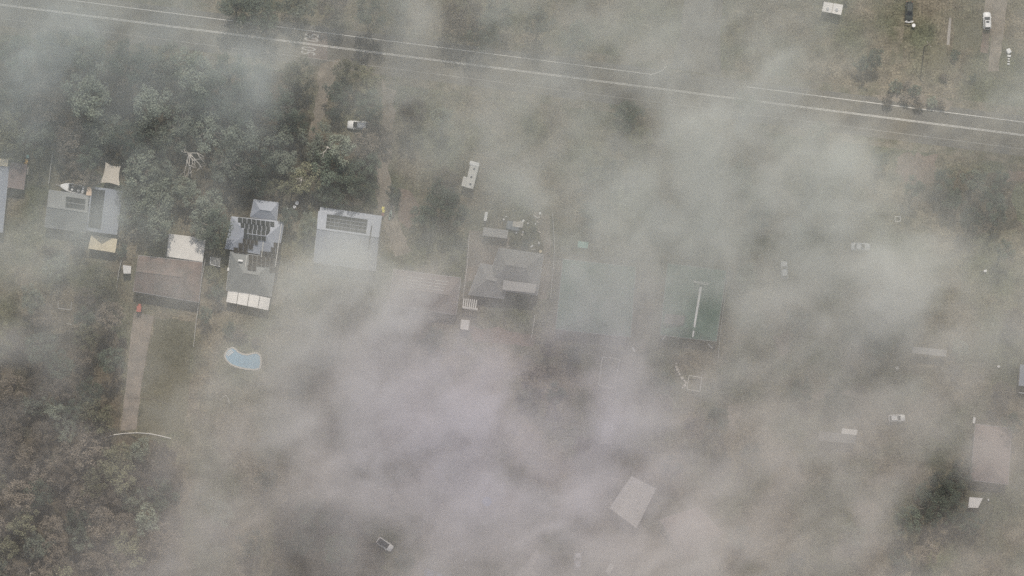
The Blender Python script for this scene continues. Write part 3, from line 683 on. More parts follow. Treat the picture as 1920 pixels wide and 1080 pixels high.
for k, (x, y) in enumerate(((1268, 682), (1268, 688), (1270, 693), (1272, 698), (1274, 702), (1279, 709), (1283, 714), (1286, 718), (1284, 723), (1280, 727))):
    o = MB(); rr_ = .28 + .08 * (k % 3); o.loft([[(rr_ * f * math.cos(a * 1.05), rr_ * f * math.sin(a * 1.05), z) for a in range(6)] for f, z in ((.8, 0), (1, .12), (.6, .26))])
    ob = o.done('garden_stone', 'stone', None, False, None); ob.location = P(x, y)
    tag(ob, ['topmost', 'second from top', 'third from top', 'fourth from top', 'fifth from top', 'sixth from top', 'seventh from top', 'eighth from top', 'ninth from top', 'lowest'][k] + ' pale stone in the curving row beside square frame', 'stone', 'curved row of garden stones')
def edging(label, pts, m='offwhite', wd=.16):
    w_ = [P(*p) for p in pts]; o = MB(); o.tube([p + Vector((0, 0, .06)) for p in w_], wd / 2, 5); ob = o.done('garden_edging', m); tag(ob, label, 'edging')
edging('long pale curved garden edging crossing below the concrete path', [(146, 833), (165, 828), (190, 822), (215, 815), (235, 812.5), (258, 811.5), (280, 813), (300, 817), (320, 822)], wd=.26)
edging('thin pale edging arc across the lawn end of concrete path', [(238, 746), (262, 746), (285, 748), (305, 753), (322, 761)], 'path', .10)
edging('hooked white hose lying on grass below the pool', [(412, 750), (418, 744), (424, 741), (428, 748), (430, 757)])
edging('short white pipe on grass right of the three-sided frame', [(125, 607), (135, 608)])
edging('white timber slanting at lower right of white-striped green roof', [(1328, 645), (1336, 653)], 'white', .35)
edging('white timber slanting at lower left of white-striped green roof', [(1241, 636), (1248, 631)], 'white', .35)
edging('short white pipe under lower right corner of pale green roof', [(1186, 651), (1190, 660)], 'white', .4)
edging('short white bar along lower edge of pale green roof', [(1160, 616), (1168, 617)], 'white', .3)
small('white_box', 'small bright upright box in smoke above terracotta roof', 1826, 788, (.6, 1.5, .6), 'white', -.15, cat='box')
small('white_box', 'small white box in smoke near right edge above grey shed', 1872, 687, (.6, .5, .5), 'white', .1, cat='box')
small('white_box', 'small white box on right, below bright smoke patch', 1847, 508, (.75, .6, .6), 'white', .1, cat='box')
small('white_box', 'white triangular crate below long thin pale carport', 1682, 690, (.8, .7, .5), 'offwhite', .4, cat='crate')
frame('garden_chair', 'tiny white frame in smoke above and right of silver sedan', [(1678, 406), (1689, 406), (1688, 415), (1679, 415)], .8, 'white', 'frame', True, .07)
small('white_box', 'tiny white tub at right end of white ribbed shed roof', 1853, 937, (.3, .5, .4), 'white', .1, cat='tub')
small('white_box', 'upper of two bright dots by bottom edge', 873, 1050, (.5, .4, .4), 'white', .4, cat='box')
small('white_box', 'lower of two bright dots by bottom edge', 870.5, 1063, (.35, .4, .4), 'white', .1, cat='box')
small('white_box', 'pale block on grass right of white diagonal car', 835, 1059, (.4, .4, .4), 'offwhite', .1, cat='box')
small('timber_stack', 'narrow cream boards leaning along right side of pink carport', 53, 320, (.35, 2.0, 1.2), 'sailcloth', -.12, cat='boards')

seen = set()
for k in range(60):
    rr2 = random.Random(k + 50); px_, py_ = rr2.uniform(948, 1014), rr2.uniform(396, 466)
    m_, cw = rr2.choice([('offwhite', 'off-white'), ('stone', 'stone-grey'), ('alu', 'metallic'), ('sailcloth', 'beige'), ('timber', 'brown'), ('white', 'white')])
    lb = f"{cw} scrap in the {'upper' if py_ < 420 else 'middle' if py_ < 444 else 'lower'} {'left' if px_ < 970 else 'centre' if px_ < 992 else 'right'} part of the cluttered yard"
    if lb in seen or len(seen) >= 18: continue
    seen.add(lb)
    small('scrap', lb, px_, py_, (rr2.uniform(.25, .9), rr2.uniform(.2, .6), rr2.uniform(.15, .5)), m_, rr2.uniform(0, 3), cat='scrap', grp='scrap in the cluttered yard', bev=.03)
# fences
def fence(label, pts, h=1.5, m='fence'):
    r = building('fence', label, pts[0][0], pts[0][1], 'fence', 'boundary fences')
    w_ = [P(*p) for p in pts]; pn = MB()
    for i in range(len(w_) - 1):
        a, b = w_[i], w_[i + 1]; d = b - a; L = d.length; ang = math.atan2(d.y, d.x); pn.box(((a + b) / 2) + Vector((0, 0, h / 2 + .05)), (L, .05, h), ang)
    pn.done('panel', m, r)
    tp = MB()
    for i in range(len(w_) - 1):
        a, b = w_[i], w_[i + 1]; tp.tube([a + Vector((0, 0, h + .08)), b + Vector((0, 0, h + .08))], .06, 4)
    tp.done('top_rail', 'offwhite', r)
    for i in range(len(w_) - 1):
        n = max(1, int((w_[i + 1] - w_[i]).length / 2.4))
        for k in range(n):
            p = w_[i].lerp(w_[i + 1], k / n); MB().tube([(p.x, p.y, 0), (p.x, p.y, h + .1)], .05, 4).done('post', m, r)
fence('pale topped fence down the right side of brown tiled house', [(386, 486), (380, 520), (375, 560), (368, 610), (364, 650)])
fence('short fence left of tiny white garden shed', [(229, 488), (224, 510), (220, 540)])
fence('fence between lawn strip and dirt near white boat', [(101, 285), (97, 310), (93, 345)])
fence('brown fence along right side of white-striped green roof', [(1366, 500), (1358, 560), (1350, 620), (1345, 680)], 1.5, 'timber')
fence('grey fence right of dirt track in the middle lots', [(1036, 400), (1040, 470), (1032, 560)], 1.5)
fence('fence along left side of middle dirt lots by pale slatted pergola', [(880, 440), (876, 500), (868, 560)], 1.5, 'timber')
fence('right side fence of yard below grey hipped house', [(1003, 590), (1000, 612), (996, 634)], 1.5)
# power pole
r = root('power_pole', P(1733, 88), 'timber power pole casting long thin shadow at top right', 'power pole')
MB().tube([(0, 0, 0), (0, 0, 9.5)], [.17, .12], 8).done('pole', 'bark', r); ca = MB().box((0, 0, 9.0), (1.9, .12, .14), -.9).done('crossarm', 'timber', r)
for x in (-.7, 0, .7): MB().cyl((x * math.cos(-.9), x * math.sin(-.9), 9.16), .06, .18, 8).done('insulator', 'white', ca)

# ---------------------------------------------------------------- trees
def crown_mesh(name, R, Hh, seed, m, dens=1.0, leaf=.42, flat_=.55):
    rnd = random.Random(seed); v = []; f = []
    nl = rnd.randint(11, 16); lobes = [(Vector((0, 0, Hh * .74)), R * .30), (Vector((R * .28, -R * .2, Hh * .8)), R * .22), (Vector((-R * .3, R * .22, Hh * .84)), R * .24)]
    for i in range(nl):
        a = 2 * math.pi * (i + rnd.uniform(-.4, .4)) / nl; d = R * rnd.uniform(.35, .86)
        lobes.append((Vector((d * math.cos(a), d * math.sin(a), Hh * rnd.uniform(.50, .92))), R * rnd.uniform(.15, .32)))
    for c, lr in lobes:
        n = int(230 * dens * (lr / (R * .35)) ** 2 * (R / 4.5) ** 1.0)
        for _ in range(n):
            while 1:
                d = Vector((rnd.gauss(0, 1), rnd.gauss(0, 1), rnd.gauss(0, 1)))
                if d.length > .1: break
            d.normalize(); rad = lr * (rnd.random() ** .45); p = c + Vector((d.x * rad * 1.1, d.y * rad * 1.1, d.z * rad * flat_ * 1.3))
            if rnd.random() < .10: p += d * lr * .35
            nrm = (d * .7 + Vector((rnd.uniform(-1, 1), rnd.uniform(-1, 1), rnd.uniform(.2, 1.6)))).normalized()
            u = nrm.orthogonal().normalized(); u.rotate(Matrix.Rotation(rnd.uniform(0, 6.28), 3, nrm)); w2 = nrm.cross(u)
            s1 = leaf * rnd.uniform(.6, 1.3); s2 = s1 * rnd.uniform(.45, .8); b = len(v)
            v += [p - u * s1 * .5, p + w2 * s2 * .5, p + u * s1 * .5, p - w2 * s2 * .5]; f.append((b, b + 1, b + 2, b + 3))
    me = D.meshes.new(name); me.from_pydata([tuple(p) for p in v], [], f); me.materials.append(M[m]); me.update(); return me
def limb_mesh(name, R, Hh, seed, m, n=7):
    rnd = random.Random(seed); b = MB(); th = Hh * .45; b.tube([(0, 0, 0), (R * .03, 0, th * .5), (0, R * .03, th), (0, 0, Hh * .7)], [R * .075, R * .06, R * .05, R * .02], 7)
    for i in range(n):
        a = 2 * math.pi * i / n + rnd.uniform(-.3, .3); d = R * rnd.uniform(.5, .75); z0 = th * rnd.uniform(.7, 1.2)
        b.tube([(0, 0, z0), (d * .45 * math.cos(a), d * .45 * math.sin(a), z0 + Hh * .13), (d * math.cos(a + .15), d * math.sin(a + .15), Hh * rnd.uniform(.6, .78))], [R * .04, R * .025, R * .008], 5)
    me = D.meshes.new(name); me.from_pydata([tuple(p) for p in b.v], [], b.f); me.materials.append(M[m]); me.update(); return me
PROT = {}
for key, m in (('g', 'leaf_grey'), ('d', 'leaf_dark'), ('o', 'leaf_olive'), ('b', 'leaf_brown')):
    for k in range(3):
        sd = ord(key) * 10 + k; hh = 9.5 + k
        PROT[key, k] = (crown_mesh('crown', 4.6, hh, sd, m), limb_mesh('trunk', 4.6, hh, sd, 'bark'))
SHR = {}
for key, m in (('g', 'leaf_grey'), ('d', 'leaf_dark'), ('o', 'leaf_olive'), ('b', 'leaf_brown')):
    SHR[key] = (crown_mesh('foliage', 1.6, 2.0, ord(key), m, 1.0, .3), limb_mesh('stem', 1.6, 2.0, ord(key), 'bark', 5))
TREES = """40 100 40 d|105 92 44 d|170 100 42 g|235 112 46 d|222 150 34 b|300 118 40 g|360 132 42 g|425 135 42 d|485 148 38 d|558 138 32 o|
26 180 42 g|90 190 40 b|160 180 42 g|282 195 42 g|345 200 38 g|405 185 36 d|455 195 42 d|520 200 38 d|548 232 30 d|20 245 36 o|70 255 34 g|128 246 36 b|195 240 34 g|
240 262 32 d|290 258 34 g|335 246 34 g|392 244 40 g|455 254 42 g|512 262 38 g|596 268 38 g|640 278 34 g|690 270 30 b|706 245 18 b|725 255 16 b|30 285 20 o|130 292 28 b|172 296 28 d|262 312 36 g|305 328 38 g|
428 300 40 g|470 330 38 d|535 306 32 g|572 336 30 o|545 350 22 o|612 318 36 d|655 325 36 d|700 305 24 d|684 356 26 d|634 366 24 d|606 358 22 d|150 328 22 b|172 334 18 b|
255 356 38 g|296 372 38 g|258 402 34 g|300 418 32 g|350 356 30 g|392 388 40 g|400 430 36 d|376 422 26 g|540 408 19 d|578 418 19 g|512 352 18 o|505 300 26 d|
648 132 26 o|688 150 28 o|636 172 30 d|690 192 28 d|628 214 16 d|700 218 18 d|735 362 15 d|742 372 12 d|
440 8 38 d|500 22 36 d|470 -6 40 d|560 6 32 g|628 6 34 b|690 22 34 d|745 10 30 g|862 30 40 b|905 66 30 d|930 22 34 d|1010 40 34 g|1080 70 30 d|
828 372 36 d|858 402 30 d|796 402 30 d|840 340 26 b|770 205 30 b|830 220 26 g|1172 215 34 d|1200 258 24 o|1190 300 26 o|1150 318 26 d|1110 330 24 g|1110 400 24 d|1240 400 26 d|
1400 190 26 d|1420 400 30 d|1390 330 24 g|1520 330 26 g|1500 440 24 g|1768 332 24 d|1828 338 28 g|1880 334 16 d|1862 372 26 d|1715 352 22 d|1822 412 24 d|1872 400 24 d|1790 372 22 d|1650 300 20 d|1640 108 20 d|
1535 250 26 g|1620 120 18 d|1030 652 20 b|1074 664 18 d|1000 700 30 b|1045 740 22 d|812 640 28 d|800 598 18 b|1250 722 24 d|1218 722 20 d|1240 760 22 b|1345 780 26 d|1302 800 26 b|1096 838 24 b|1262 880 26 d|
1390 1005 26 d|1500 728 26 d|1560 745 24 d|1610 735 20 b|1405 845 22 d|1352 868 22 d|1782 925 36 d|1745 955 34 d|1700 978 30 d|1800 880 28 d|1760 900 26 d|1790 968 24 d|1730 925 20 d|1820 982 24 d|1690 1055 26 d|1735 1040 24 b|1490 1050 22 d|1600 1000 22 g|1875 738 24 b|1900 790 22 d|
1645 640 26 d|1800 655 22 g|1598 622 20 d|1500 600 24 g|1400 520 24 g|1660 560 22 g|1880 470 22 d|1900 600 22 b|620 800 24 b|560 720 24 d|600 680 22 g|500 900 24 g|
540 960 28 b|590 958 32 d|634 975 34 d|570 1012 34 d|640 1030 32 d|600 1062 30 b|690 1062 24 b|760 1052 20 d|470 1020 26 g|410 960 28 g|700 640 20 b|
186 530 30 o|212 556 18 o|160 560 24 b|105 500 24 g|60 560 26 g|150 450 18 g|402 520 18 o|408 548 18 d|384 590 16 d|450 626 14 b|432 618 14 d"""
rnd = random.Random(5)
TL = []
for s_ in TREES.replace('\n', '').split('|'):
    a = s_.split()
    if len(a) == 4: TL.append((float(a[0]), float(a[1]), float(a[2]), a[3]))
y = 600
while y < 1110:
    x = -20 + rnd.uniform(-12, 12); xm = 205 if y < 830 else 325
    while x < xm:
        dens_ok = not (y < 700 and x < 130 and rnd.random() < .5)
        if dens_ok: TL.append((x + rnd.uniform(-9, 9), y + rnd.uniform(-12, 12), rnd.uniform(22, 36), rnd.choice('bbbdobg' if y > 700 else 'bbgdo')))
        x += rnd.uniform(38, 52)
    y += 42
for b_ in ((1664, 190, 11, 'b'), (1680, 162, 13, 'g'), (1698, 184, 12, 'b'), (1722, 196, 11, 'b'), (1748, 192, 11, 'g'), (1765, 196, 9, 'b'), (1700, 160, 10, 'b'), (1716, 168, 12, 'd'), (1790, 103, 10, 'd'), (1770, 144, 9, 'b'),
           (1825, 146, 8, 'd'), (640, 388, 9, 'd'), (668, 392, 8, 'o'), (1548, 1, 7, 'o'), (1584, 4, 6, 'o'), (395, 505, 11, 'o'), (90, 470, 12, 'b'), (230, 470, 12, 'd'), (110, 480, 13, 'g'), (480, 640, 9, 'b'), (990, 440, 10, 'o'), (985, 458, 9, 'd'), (1000, 432, 8, 'o'), (965, 455, 9, 'o')):
    TL.append(b_)
# landmarks for the words of each label
LM = [('solar array house', 650, 445), ('solar panel staircase house', 475, 470), ('brown tiled house', 315, 520), ('grey T-shaped house', 160, 400), ('white boat', 139, 355), ('shade sail', 207, 328),
      ('pink carport', 31, 330), ('half hidden white wagon', 671, 235), ('painted 50 marking', 590, 85), ('bare white tree', 368, 300), ('kidney-shaped pool', 455, 674), ('red mower', 262, 577), ('long curved edging', 235, 815),
      ('caravan', 885, 331), ('cluttered yard', 955, 420), ('grey hipped house', 950, 520), ('mauve roof', 795, 545), ('pale green roof', 1115, 560), ('white-striped green roof', 1300, 570), ('square frame', 1302, 718),
      ('diagonal building', 1187, 940), ('white diagonal car', 722, 1020), ('paddling pool', 913, 940), ('blue hatchback', 812, 1077), ('silver sedan', 1613, 462), ('small pale car', 1470, 506), ('long thin carport', 1743, 659),
      ('wide pale shed', 1571, 817), ('terracotta roof', 1860, 850), ('white ribbed shed', 1829, 942), ('twin-panel shed', 1561, 15), ('power pole', 1733, 88), ('white wagon on the driveway', 1850, 40), ('side road', 1310, 80), ('fallen dead tree', 120, 885),
      ('hooked hose', 421, 748), ('tiny garden shed', 238, 505), ('forked dead limb', 60, 1072), ('top left corner', 0, 0), ('bottom left corner', 0, 1080), ('bottom right corner', 1920, 1080), ('dead fork', 35, 865)]
used = set()
CN = {'g': 'grey-green', 'd': 'dark green', 'o': 'olive', 'b': 'brownish'}
def dirw(dx, dy):
    a = math.degrees(math.atan2(-dy, dx)) % 360
    return ['right of', 'up and right from', 'above', 'up and left from', 'left of', 'down and left from', 'below', 'down and right from'][int((a + 22.5) // 45) % 8]
def tree_label(px, py, rr, key, kind):
    size = 'small' if rr < 15 else 'medium' if rr < 27 else 'broad' if rr < 37 else 'very broad'
    c_ = sorted(LM, key=lambda l: (l[1] - px) ** 2 + (l[2] - py) ** 2)[:8]
    for nm, lx, ly in c_:
        d = math.hypot(lx - px, ly - py); dist = 'touching, ' if d < rr + 12 else 'just ' if d < 70 else '' if d < 130 else 'well ' if d < 210 else 'far '
        s_ = f"{size} {CN[key]} {kind} {dist}{dirw(px - lx, py - ly)} the {nm}"
        if s_ not in used: used.add(s_); return s_
    i = 0
    for a_ in c_:
        for b_ in c_:
            if a_ is b_: continue
            s_ = f"{size} {CN[key]} {kind} {dirw(px - a_[1], py - a_[2])} {a_[0]}, {dirw(px - b_[1], py - b_[2])} {b_[0]}"
            if s_ not in used and len(s_.split()) <= 16: used.add(s_); return s_
    return s_
for i, (px, py, rr, key) in enumerate(TL):
    shrub = rr < 15; rm = rr * S
    crown, limb = SHR[key] if shrub else PROT[key, rnd.randint(0, 2)]
    nm = 'shrub' if shrub else 'gum_tree'
    t = D.objects.new(nm, None); COL.objects.link(t)
    base = 1.6 if shrub else 4.6; sxy = rm / base; hz = sxy ** .8 * rnd.uniform(.75, 1.25); zt = (2.0 if shrub else 10.0) * hz
    t.location = P(px, py, zt * .7); t.location.z = 0; t.rotation_euler = (0, 0, rnd.uniform(0, 6.28)); t.scale = (sxy * 1.08, sxy * rnd.uniform(.92, 1.08), hz)
    tag(t, tree_label(px, py, rr, key, 'shrub' if shrub else 'tree'), 'shrub' if shrub else 'tree', 'garden shrubs' if shrub else 'gum trees in the smoke')
    for nn, me in (('foliage' if shrub else 'crown', crown), ('stem' if shrub else 'trunk', limb)):
        c_ = D.objects.new(nn, me); COL.objects.link(c_); c_.parent = t

def bare(px, py, R, Hh, seed, label, name='bare_tree', n=6, lean=(0, 0), cat='dead tree'):
    rn = random.Random(seed); b = MB()
    def grow(p, d, L, rad, depth):
        pts = [p]; q = p
        for k in range(3):
            d = (d + Vector((rn.gauss(0, .22), rn.gauss(0, .22), rn.gauss(0, .1)))).normalized(); q = q + d * L / 3; pts.append(q)
        b.tube(pts, [rad, rad * .85, rad * .7, rad * .5], 5)
        if depth:
            for _ in range(rn.randint(2, 3)):
                nd = (d + Vector((rn.gauss(0, .6), rn.gauss(0, .6), rn.gauss(0, .2)))).normalized(); grow(pts[rn.choice((2, 3))], nd, L * .7, rad * .5, depth - 1)
    trunk = Vector((0, 0, Hh * .5)); tb = MB().tube([(0, 0, 0), trunk], [R * .07, R * .055], 7)
    for i_ in range(n):
        a = 2 * math.pi * i_ / n + rn.uniform(-.3, .3); grow(trunk, Vector((math.cos(a) + lean[0], math.sin(a) + lean[1], .7)).normalized(), R * .55, R * .035, 2)
    r = root(name, P(px, py), label, cat, None); tb.done('trunk', 'deadwood', r); b.done('branch', 'deadwood', r)
bare(360, 290, 5.2, 13, 3, 'bare white-limbed dead tree standing among grey-green crowns', n=6, lean=(.5, -.7))
bare(617, 278, 3.2, 15, 8, 'pale bare limb poking from crowns below half hidden white wagon', n=2, lean=(.4, -.8))
bare(570, 332, 2.6, 14, 11, 'short pale bare limb above solar panel staircase house', n=2, lean=(-.6, -.5))
bare(785 / 2, 434, 2.0, 12, 14, 'tiny star-shaped bare twigs beside ribbed patio cover', n=5)
bare(118, 888, 4.5, 6, 21, 'fallen pale dead tree in lower left bush', n=4, lean=(.6, -.3))
bare(145, 862, 3.0, 7, 22, 'dead forked branch just above and right of fallen dead tree', n=3, lean=(.8, .2))
bare(35, 868, 3.0, 9, 23, 'dead Y-shaped fork near left edge in lower bush', n=2, lean=(.1, .6))
bare(62, 1072, 2.2, 9, 24, 'small forked dead limb near bottom left corner', n=3, lean=(.2, -.2))

# ---------------------------------------------------------------- smoke
SM = """60 62 62 52 48 36 36 40 42 68 50 50 58 60 64 66 70 66 60 46 36 32 32 40
62 64 60 58 64 64 60 42 34 46 50 54 60 64 70 74 76 80 74 60 38 32 36 46
54 50 48 36 36 50 42 36 32 58 55 60 64 58 50 66 80 84 76 62 38 36 50 64
38 36 34 30 30 32 32 28 32 54 60 66 70 64 60 70 84 85 80 86 62 38 36 42
36 36 30 34 40 38 30 22 26 42 56 62 70 76 76 76 84 80 80 90 68 46 36 38
50 50 46 44 30 26 38 38 38 38 38 52 66 80 82 76 80 76 80 86 72 60 46 46
50 58 36 30 34 40 60 76 76 58 56 52 60 76 76 76 80 72 76 80 90 92 58 52
52 55 36 32 36 50 66 82 86 92 72 52 56 76 80 76 66 76 76 80 86 86 62 60
50 48 36 36 40 56 76 82 92 86 62 86 56 52 70 64 62 70 76 76 72 70 70 66
38 42 28 46 46 60 70 76 86 92 92 86 56 54 84 70 60 64 70 60 60 60 64 44
32 34 30 42 52 66 72 76 92 96 92 92 76 60 80 76 60 60 70 66 64 66 60 46
32 30 30 46 60 70 72 80 96 92 90 92 86 86 76 76 66 60 70 70 66 50 50 52
28 30 32 50 66 62 50 56 86 86 92 86 92 86 86 80 86 60 60 66 76 40 32 50
28 30 36 64 66 56 42 46 60 76 80 80 86 86 86 86 86 76 60 60 60 50 50 52"""
rowsS = [[int(x) / 100 for x in l.split()] for l in SM.split('\n')]
NX, NY = len(rowsS[0]), len(rowsS)
def cub(p0, p1, p2, p3, t): # b-spline: smooth, no overshoot
    t2, t3 = t * t, t * t * t
    return ((1 - 3 * t + 3 * t2 - t3) * p0 + (4 - 6 * t2 + 3 * t3) * p1 + (1 + 3 * t + 3 * t2 - 3 * t3) * p2 + t3 * p3) / 6
def sm_at(fx, fy):
    ix, iy = math.floor(fx), math.floor(fy)
    g_ = lambda i, j: rowsS[min(max(j, 0), NY - 1)][min(max(i, 0), NX - 1)]
    return cub(*[cub(*[g_(ix - 1 + k, iy - 1 + j) for k in range(4)], fx - ix) for j in range(4)], fy - iy)
OP_K, OP_B = 1.02, -0.11
def optical(o):
    o = min(.90, OP_B + OP_K * o); return -math.log(1 - max(.08, o))
PUFF = [(790, 20, 36, .25), (480, 120, 40, .14), (860, 670, 34, .12), (720, 590, 60, .08), (1720, 490, 60, .08), (690, 930, 40, .10), (1590, 310, 55, .07), (1350, 240, 50, .07),
        (1640, 970, 40, .10), (1150, 790, 45, .12), (1895, 190, 32, .14), (110, 500, 45, .08), (560, 560, 40, .06), (1240, 1020, 60, .08), (40, 90, 50, .08), (1460, 110, 50, .08), (200, 400, 30, .08), (660, 480, 40, .1),
        (280, 240, 30, -.14), (840, 400, 50, -.14), (1770, 925, 48, -.26), (1690, 985, 32, -.15), (1200, 235, 38, -.14), (1200, 300, 22, -.10), (195, 640, 38, -.14), (60, 720, 30, -.12), (200, 770, 42, -.16),
        (875, 80, 36, -.15), (810, 640, 30, -.12), (1045, 680, 44, -.08), (1260, 700, 38, -.14), (590, 1000, 52, -.06), (1500, 725, 42, -.10), (420, 470, 55, -.10), (440, 20, 40, -.10), (635, 90, 40, -.08),
        (1865, 420, 36, -.10), (1700, 60, 60, -.10), (1745, 960, 30, -.10), (520, 320, 60, -.06), (640, 360, 60, -.05), (960, 430, 40, -.10), (1310, 600, 40, -.12), (1187, 940, 40, -.14), (722, 1020, 30, -.10),
        (100, 425, 45, .16), (210, 405, 34, .16), (320, 548, 40, .12), (650, 492, 55, .26), (790, 540, 60, .10), (160, 425, 40, .10), (1700, 60, 70, -.05), (1100, 560, 50, -.06), (1340, 590, 30, -.08), (450, 470, 50, -.04), (160, 60, 60, .05), (330, 40, 50, .05), (530, 545, 40, .12), (480, 180, 34, .10), (400, 225, 40, .08), (60, 180, 45, .08), (1000, 150, 50, .05),
        (722, 1020, 20, -.16), (1330, 585, 34, -.16), (1318, 520, 24, -.12), (1325, 640, 24, -.10), (1613, 463, 20, -.12), (1470, 506, 18, -.12), (950, 540, 60, -.08), (940, 440, 40, -.06), (885, 331, 20, -.12),
        (1855, 850, 50, .22), (1296, 1000, 50, .10), (320, 520, 60, .05), (250, 690, 60, .05), (1187, 940, 40, .05), (800, 790, 70, .05), (1050, 980, 60, .05), (560, 880, 50, .05), (1620, 420, 60, .05), (1300, 420, 60, .04), (1480, 900, 50, .04), (50, 590, 40, -.06), (90, 190, 40, -.06), (30, 700, 34, -.12), (180, 690, 40, -.12), (1720, 975, 40, -.12), (1800, 905, 36, -.12), (1590, 850, 40, -.06), (1130, 380, 34, -.08), (1040, 90, 50, -.07), (930, 170, 40, -.05), (960, 600, 40, -.06), (1460, 790, 50, -.06), (1010, 800, 40, .05), (540, 800, 50, .05), (1570, 815, 40, .08), (1743, 660, 40, .06), (1660, 560, 70, .06), (885, 575, 26, -.10), (450, 672, 26, -.06), (1085, 1052, 22, -.08), (345, 130, 30, -.06), (215, 130, 34, -.10), (435, 155, 28, -.08), (555, 215, 40, -.10),
        (410, 80, 40, .04), (740, 190, 50, .06), (800, 300, 40, .06), (990, 330, 30, .06), (1340, 320, 60, .05), (1460, 400, 40, .05), (1480, 560, 50, .05), (150, 690, 30, .05), (60, 850, 30, -.04), (300, 960, 26, -.06), (420, 1010, 40, .06),
        (1090, 750, 40, -.08), (1020, 240, 40, -.08), (1390, 390, 40, -.08), (340, 660, 50, -.06), (1690, 240, 40, -.08)]
def puffs(px, py): return sum(k * math.exp(-((px - a) ** 2 + (py - b) ** 2) / (1.1 * r_ * r_)) for a, b, r_, k in PUFF)
gx, gy = 200, 128; x0, x1, y0, y1 = -170, 170, -108, 108
vs = []; dv = []
for j in range(gy + 1):
    for i in range(gx + 1):
        X = x0 + (x1 - x0) * i / gx; Y = y0 + (y1 - y0) * j / gy; kx = 1 / (S * (H - 20) / H)
        px, py = 960 + X * kx, 540 - Y * kx; vs.append((X, Y, 0)); dv.append(optical(sm_at(px / 80 - .5, py / 77.14 - .5) + puffs(px, py)))
fs = [(j * (gx + 1) + i, j * (gx + 1) + i + 1, (j + 1) * (gx + 1) + i + 1, (j + 1) * (gx + 1) + i) for j in range(gy) for i in range(gx)]
me = D.meshes.new('smoke'); me.from_pydata(vs, [], fs); at = me.attributes.new('depth', 'FLOAT', 'POINT'); at.data.foreach_set('value', dv)
smo = D.objects.new('smoke', me); COL.objects.link(smo)
tag(smo, 'patchy grey bushfire smoke drifting over the whole suburb', 'smoke', None, 'stuff')
vmat = D.materials.new('smoke'); vmat.use_nodes = True; n = vmat.node_tree.nodes; l = vmat.node_tree.links; n.clear()
pv = n.new('ShaderNodeVolumePrincipled'); ou = n.new('ShaderNodeOutputMaterial'); l.new(pv.outputs[0], ou.inputs['Volume'])
pv.inputs['Density'].default_value = 1.0; pv.inputs['Anisotropy'].default_value = 0.1
geo = n.new('ShaderNodeNewGeometry'); sp = n.new('ShaderNodeSeparateXYZ'); l.new(geo.outputs['Position'], sp.inputs[0])
mr = n.new('ShaderNodeMapRange'); mr.inputs[1].default_value = 15; mr.inputs[2].default_value = -45; l.new(sp.outputs['Y'], mr.inputs[0])
mx = n.new('ShaderNodeMix'); mx.data_type = 'RGBA'; l.new(mr.outputs[0], mx.inputs[0])
mx.inputs[6].default_value = (.912, .930, .896, 1); mx.inputs[7].default_value = (.942, .919, .890, 1); # the lilac plume low in the middle
vd = n.new('ShaderNodeVectorMath'); vd.operation = 'MULTIPLY_ADD'; l.new(geo.outputs['Position'], vd.inputs[0]); vd.inputs[1].default_value = (1, 1.3, 0); vd.inputs[2].default_value = (2, 44, 0)
vl = n.new('ShaderNodeVectorMath'); vl.operation = 'LENGTH'; l.new(vd.outputs[0], vl.inputs[0])
m3 = n.new('ShaderNodeMapRange'); m3.inputs[1].default_value = 62; m3.inputs[2].default_value = 20; l.new(vl.outputs['Value'], m3.inputs[0])
mx2 = n.new('ShaderNodeMix'); mx2.data_type = 'RGBA'; l.new(m3.outputs[0], mx2.inputs[0]); l.new(mx.outputs[2], mx2.inputs[6]); mx2.inputs[7].default_value = (.935, .918, .945, 1)
vd2 = n.new('ShaderNodeVectorMath'); vd2.operation = 'MULTIPLY_ADD'; l.new(geo.outputs['Position'], vd2.inputs[0]); vd2.inputs[1].default_value = (.8, 1.2, 0); vd2.inputs[2].default_value = (80, -60, 0)
vl2 = n.new('ShaderNodeVectorMath'); vl2.operation = 'LENGTH'; l.new(vd2.outputs[0], vl2.inputs[0])
m4 = n.new('ShaderNodeMapRange'); m4.inputs[1].default_value = 60; m4.inputs[2].default_value = 20; l.new(vl2.outputs['Value'], m4.inputs[0])
mx4 = n.new('ShaderNodeMix'); mx4.data_type = 'RGBA'; l.new(m4.outputs[0], mx4.inputs[0]); l.new(mx2.outputs[2], mx4.inputs[6]); mx4.inputs[7].default_value = (.885, .930, .915, 1)
l.new(mx4.outputs[2], pv.inputs['Color'])
me.materials.append(vmat)
ng = D.node_groups.new('smoke_field', 'GeometryNodeTree'); ng.interface.new_socket('Geometry', in_out='INPUT', socket_type='NodeSocketGeometry'); ng.interface.new_socket('Geometry', in_out='OUTPUT', socket_type='NodeSocketGeometry')
N_ = ng.nodes; L_ = ng.links
gi = N_.new('NodeGroupInput'); go = N_.new('NodeGroupOutput'); pos = N_.new('GeometryNodeInputPosition')
def noise(scale, det, vec, rough=.55):
    q = N_.new('ShaderNodeTexNoise'); q.inputs['Scale'].default_value = scale; q.inputs['Detail'].default_value = det; q.inputs['Roughness'].default_value = rough; L_.new(vec, q.inputs['Vector']); return q
def math_(op, a, b=None):
    q = N_.new('ShaderNodeMath'); q.operation = op
    for i_, s_ in enumerate((a, b)):
        if s_ is None: continue
        if isinstance(s_, (int, float)): q.inputs[i_].default_value = s_
        else: L_.new(s_, q.inputs[i_])
    return q.outputs[0]
def vmath(op, a, b):
    q = N_.new('ShaderNodeVectorMath'); q.operation = op
    for i_, s_ in enumerate((a, b)):
        if isinstance(s_, (tuple, list)): q.inputs[i_].default_value = s_
        else: L_.new(s_, q.inputs[i_])
    return q.outputs[0]
n1 = noise(.055, 4, pos.outputs[0])
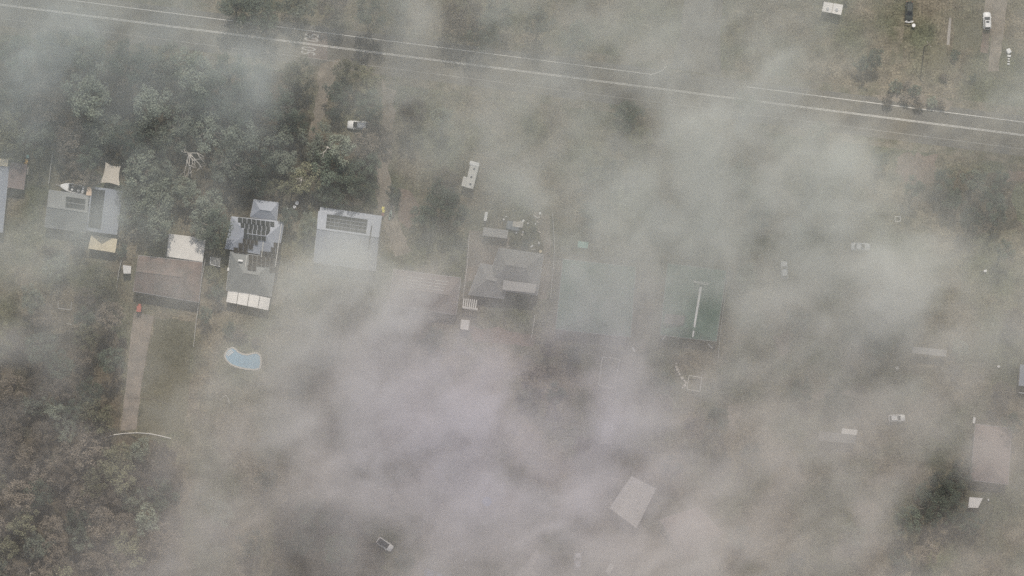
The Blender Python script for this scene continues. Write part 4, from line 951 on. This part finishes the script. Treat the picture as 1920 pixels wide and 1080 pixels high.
wp = vmath('MULTIPLY', vmath('SUBTRACT', n1.outputs['Color'], (.5, .5, .5)), (11, 11, 0))
flat2 = vmath('MULTIPLY', vmath('ADD', pos.outputs[0], wp), (1, 1, 0))
sn = N_.new('GeometryNodeSampleNearestSurface'); sn.data_type = 'FLOAT'
na = N_.new('GeometryNodeInputNamedAttribute'); na.data_type = 'FLOAT'; na.inputs[0].default_value = 'depth'
L_.new(gi.outputs[0], sn.inputs['Mesh'])
L_.new(na.outputs['Attribute'], sn.inputs['Value']); L_.new(flat2, sn.inputs['Sample Position'])
n4 = noise(.16, 3, pos.outputs[0])
wp2 = vmath('MULTIPLY', vmath('SUBTRACT', n4.outputs['Color'], (.5, .5, .5)), (9, 9, 3))
rt = N_.new('ShaderNodeVectorRotate'); rt.rotation_type = 'Z_AXIS'; rt.inputs['Angle'].default_value = math.radians(-35)
L_.new(vmath('ADD', vmath('ADD', pos.outputs[0], wp), wp2), rt.inputs['Vector'])
n2 = noise(.075, 7, vmath('MULTIPLY', rt.outputs[0], (.80, 1.10, .45)), .70)
mod = N_.new('ShaderNodeMapRange'); mod.inputs[1].default_value = .36; mod.inputs[2].default_value = .66; mod.inputs[3].default_value = .38; mod.inputs[4].default_value = 1.62
L_.new(n2.outputs['Fac'], mod.inputs[0])
sz = N_.new('ShaderNodeSeparateXYZ'); L_.new(pos.outputs[0], sz.inputs[0])
Z0, Z1 = 8.0, 32.0
tt = math_('DIVIDE', math_('SUBTRACT', sz.outputs[2], Z0), Z1 - Z0)
prof = math_('MULTIPLY', math_('MULTIPLY', tt, math_('SUBTRACT', 1.0, tt)), 6.0 / (Z1 - Z0))   # integrates to one over the layer
den = math_('MAXIMUM', math_('MULTIPLY', math_('MULTIPLY', sn.outputs['Value'], mod.outputs[0]), prof), 0.0)
vc = N_.new('GeometryNodeVolumeCube'); L_.new(den, vc.inputs['Density'])
vc.inputs['Min'].default_value = (x0, y0, Z0); vc.inputs['Max'].default_value = (x1, y1, Z1)
vc.inputs['Resolution X'].default_value = 360; vc.inputs['Resolution Y'].default_value = 228; vc.inputs['Resolution Z'].default_value = 14
smt = N_.new('GeometryNodeSetMaterial'); smt.inputs['Material'].default_value = vmat
L_.new(vc.outputs[0], smt.inputs[0]); L_.new(smt.outputs[0], go.inputs[0])
md = smo.modifiers.new('smoke_field', 'NODES'); md.node_group = ng
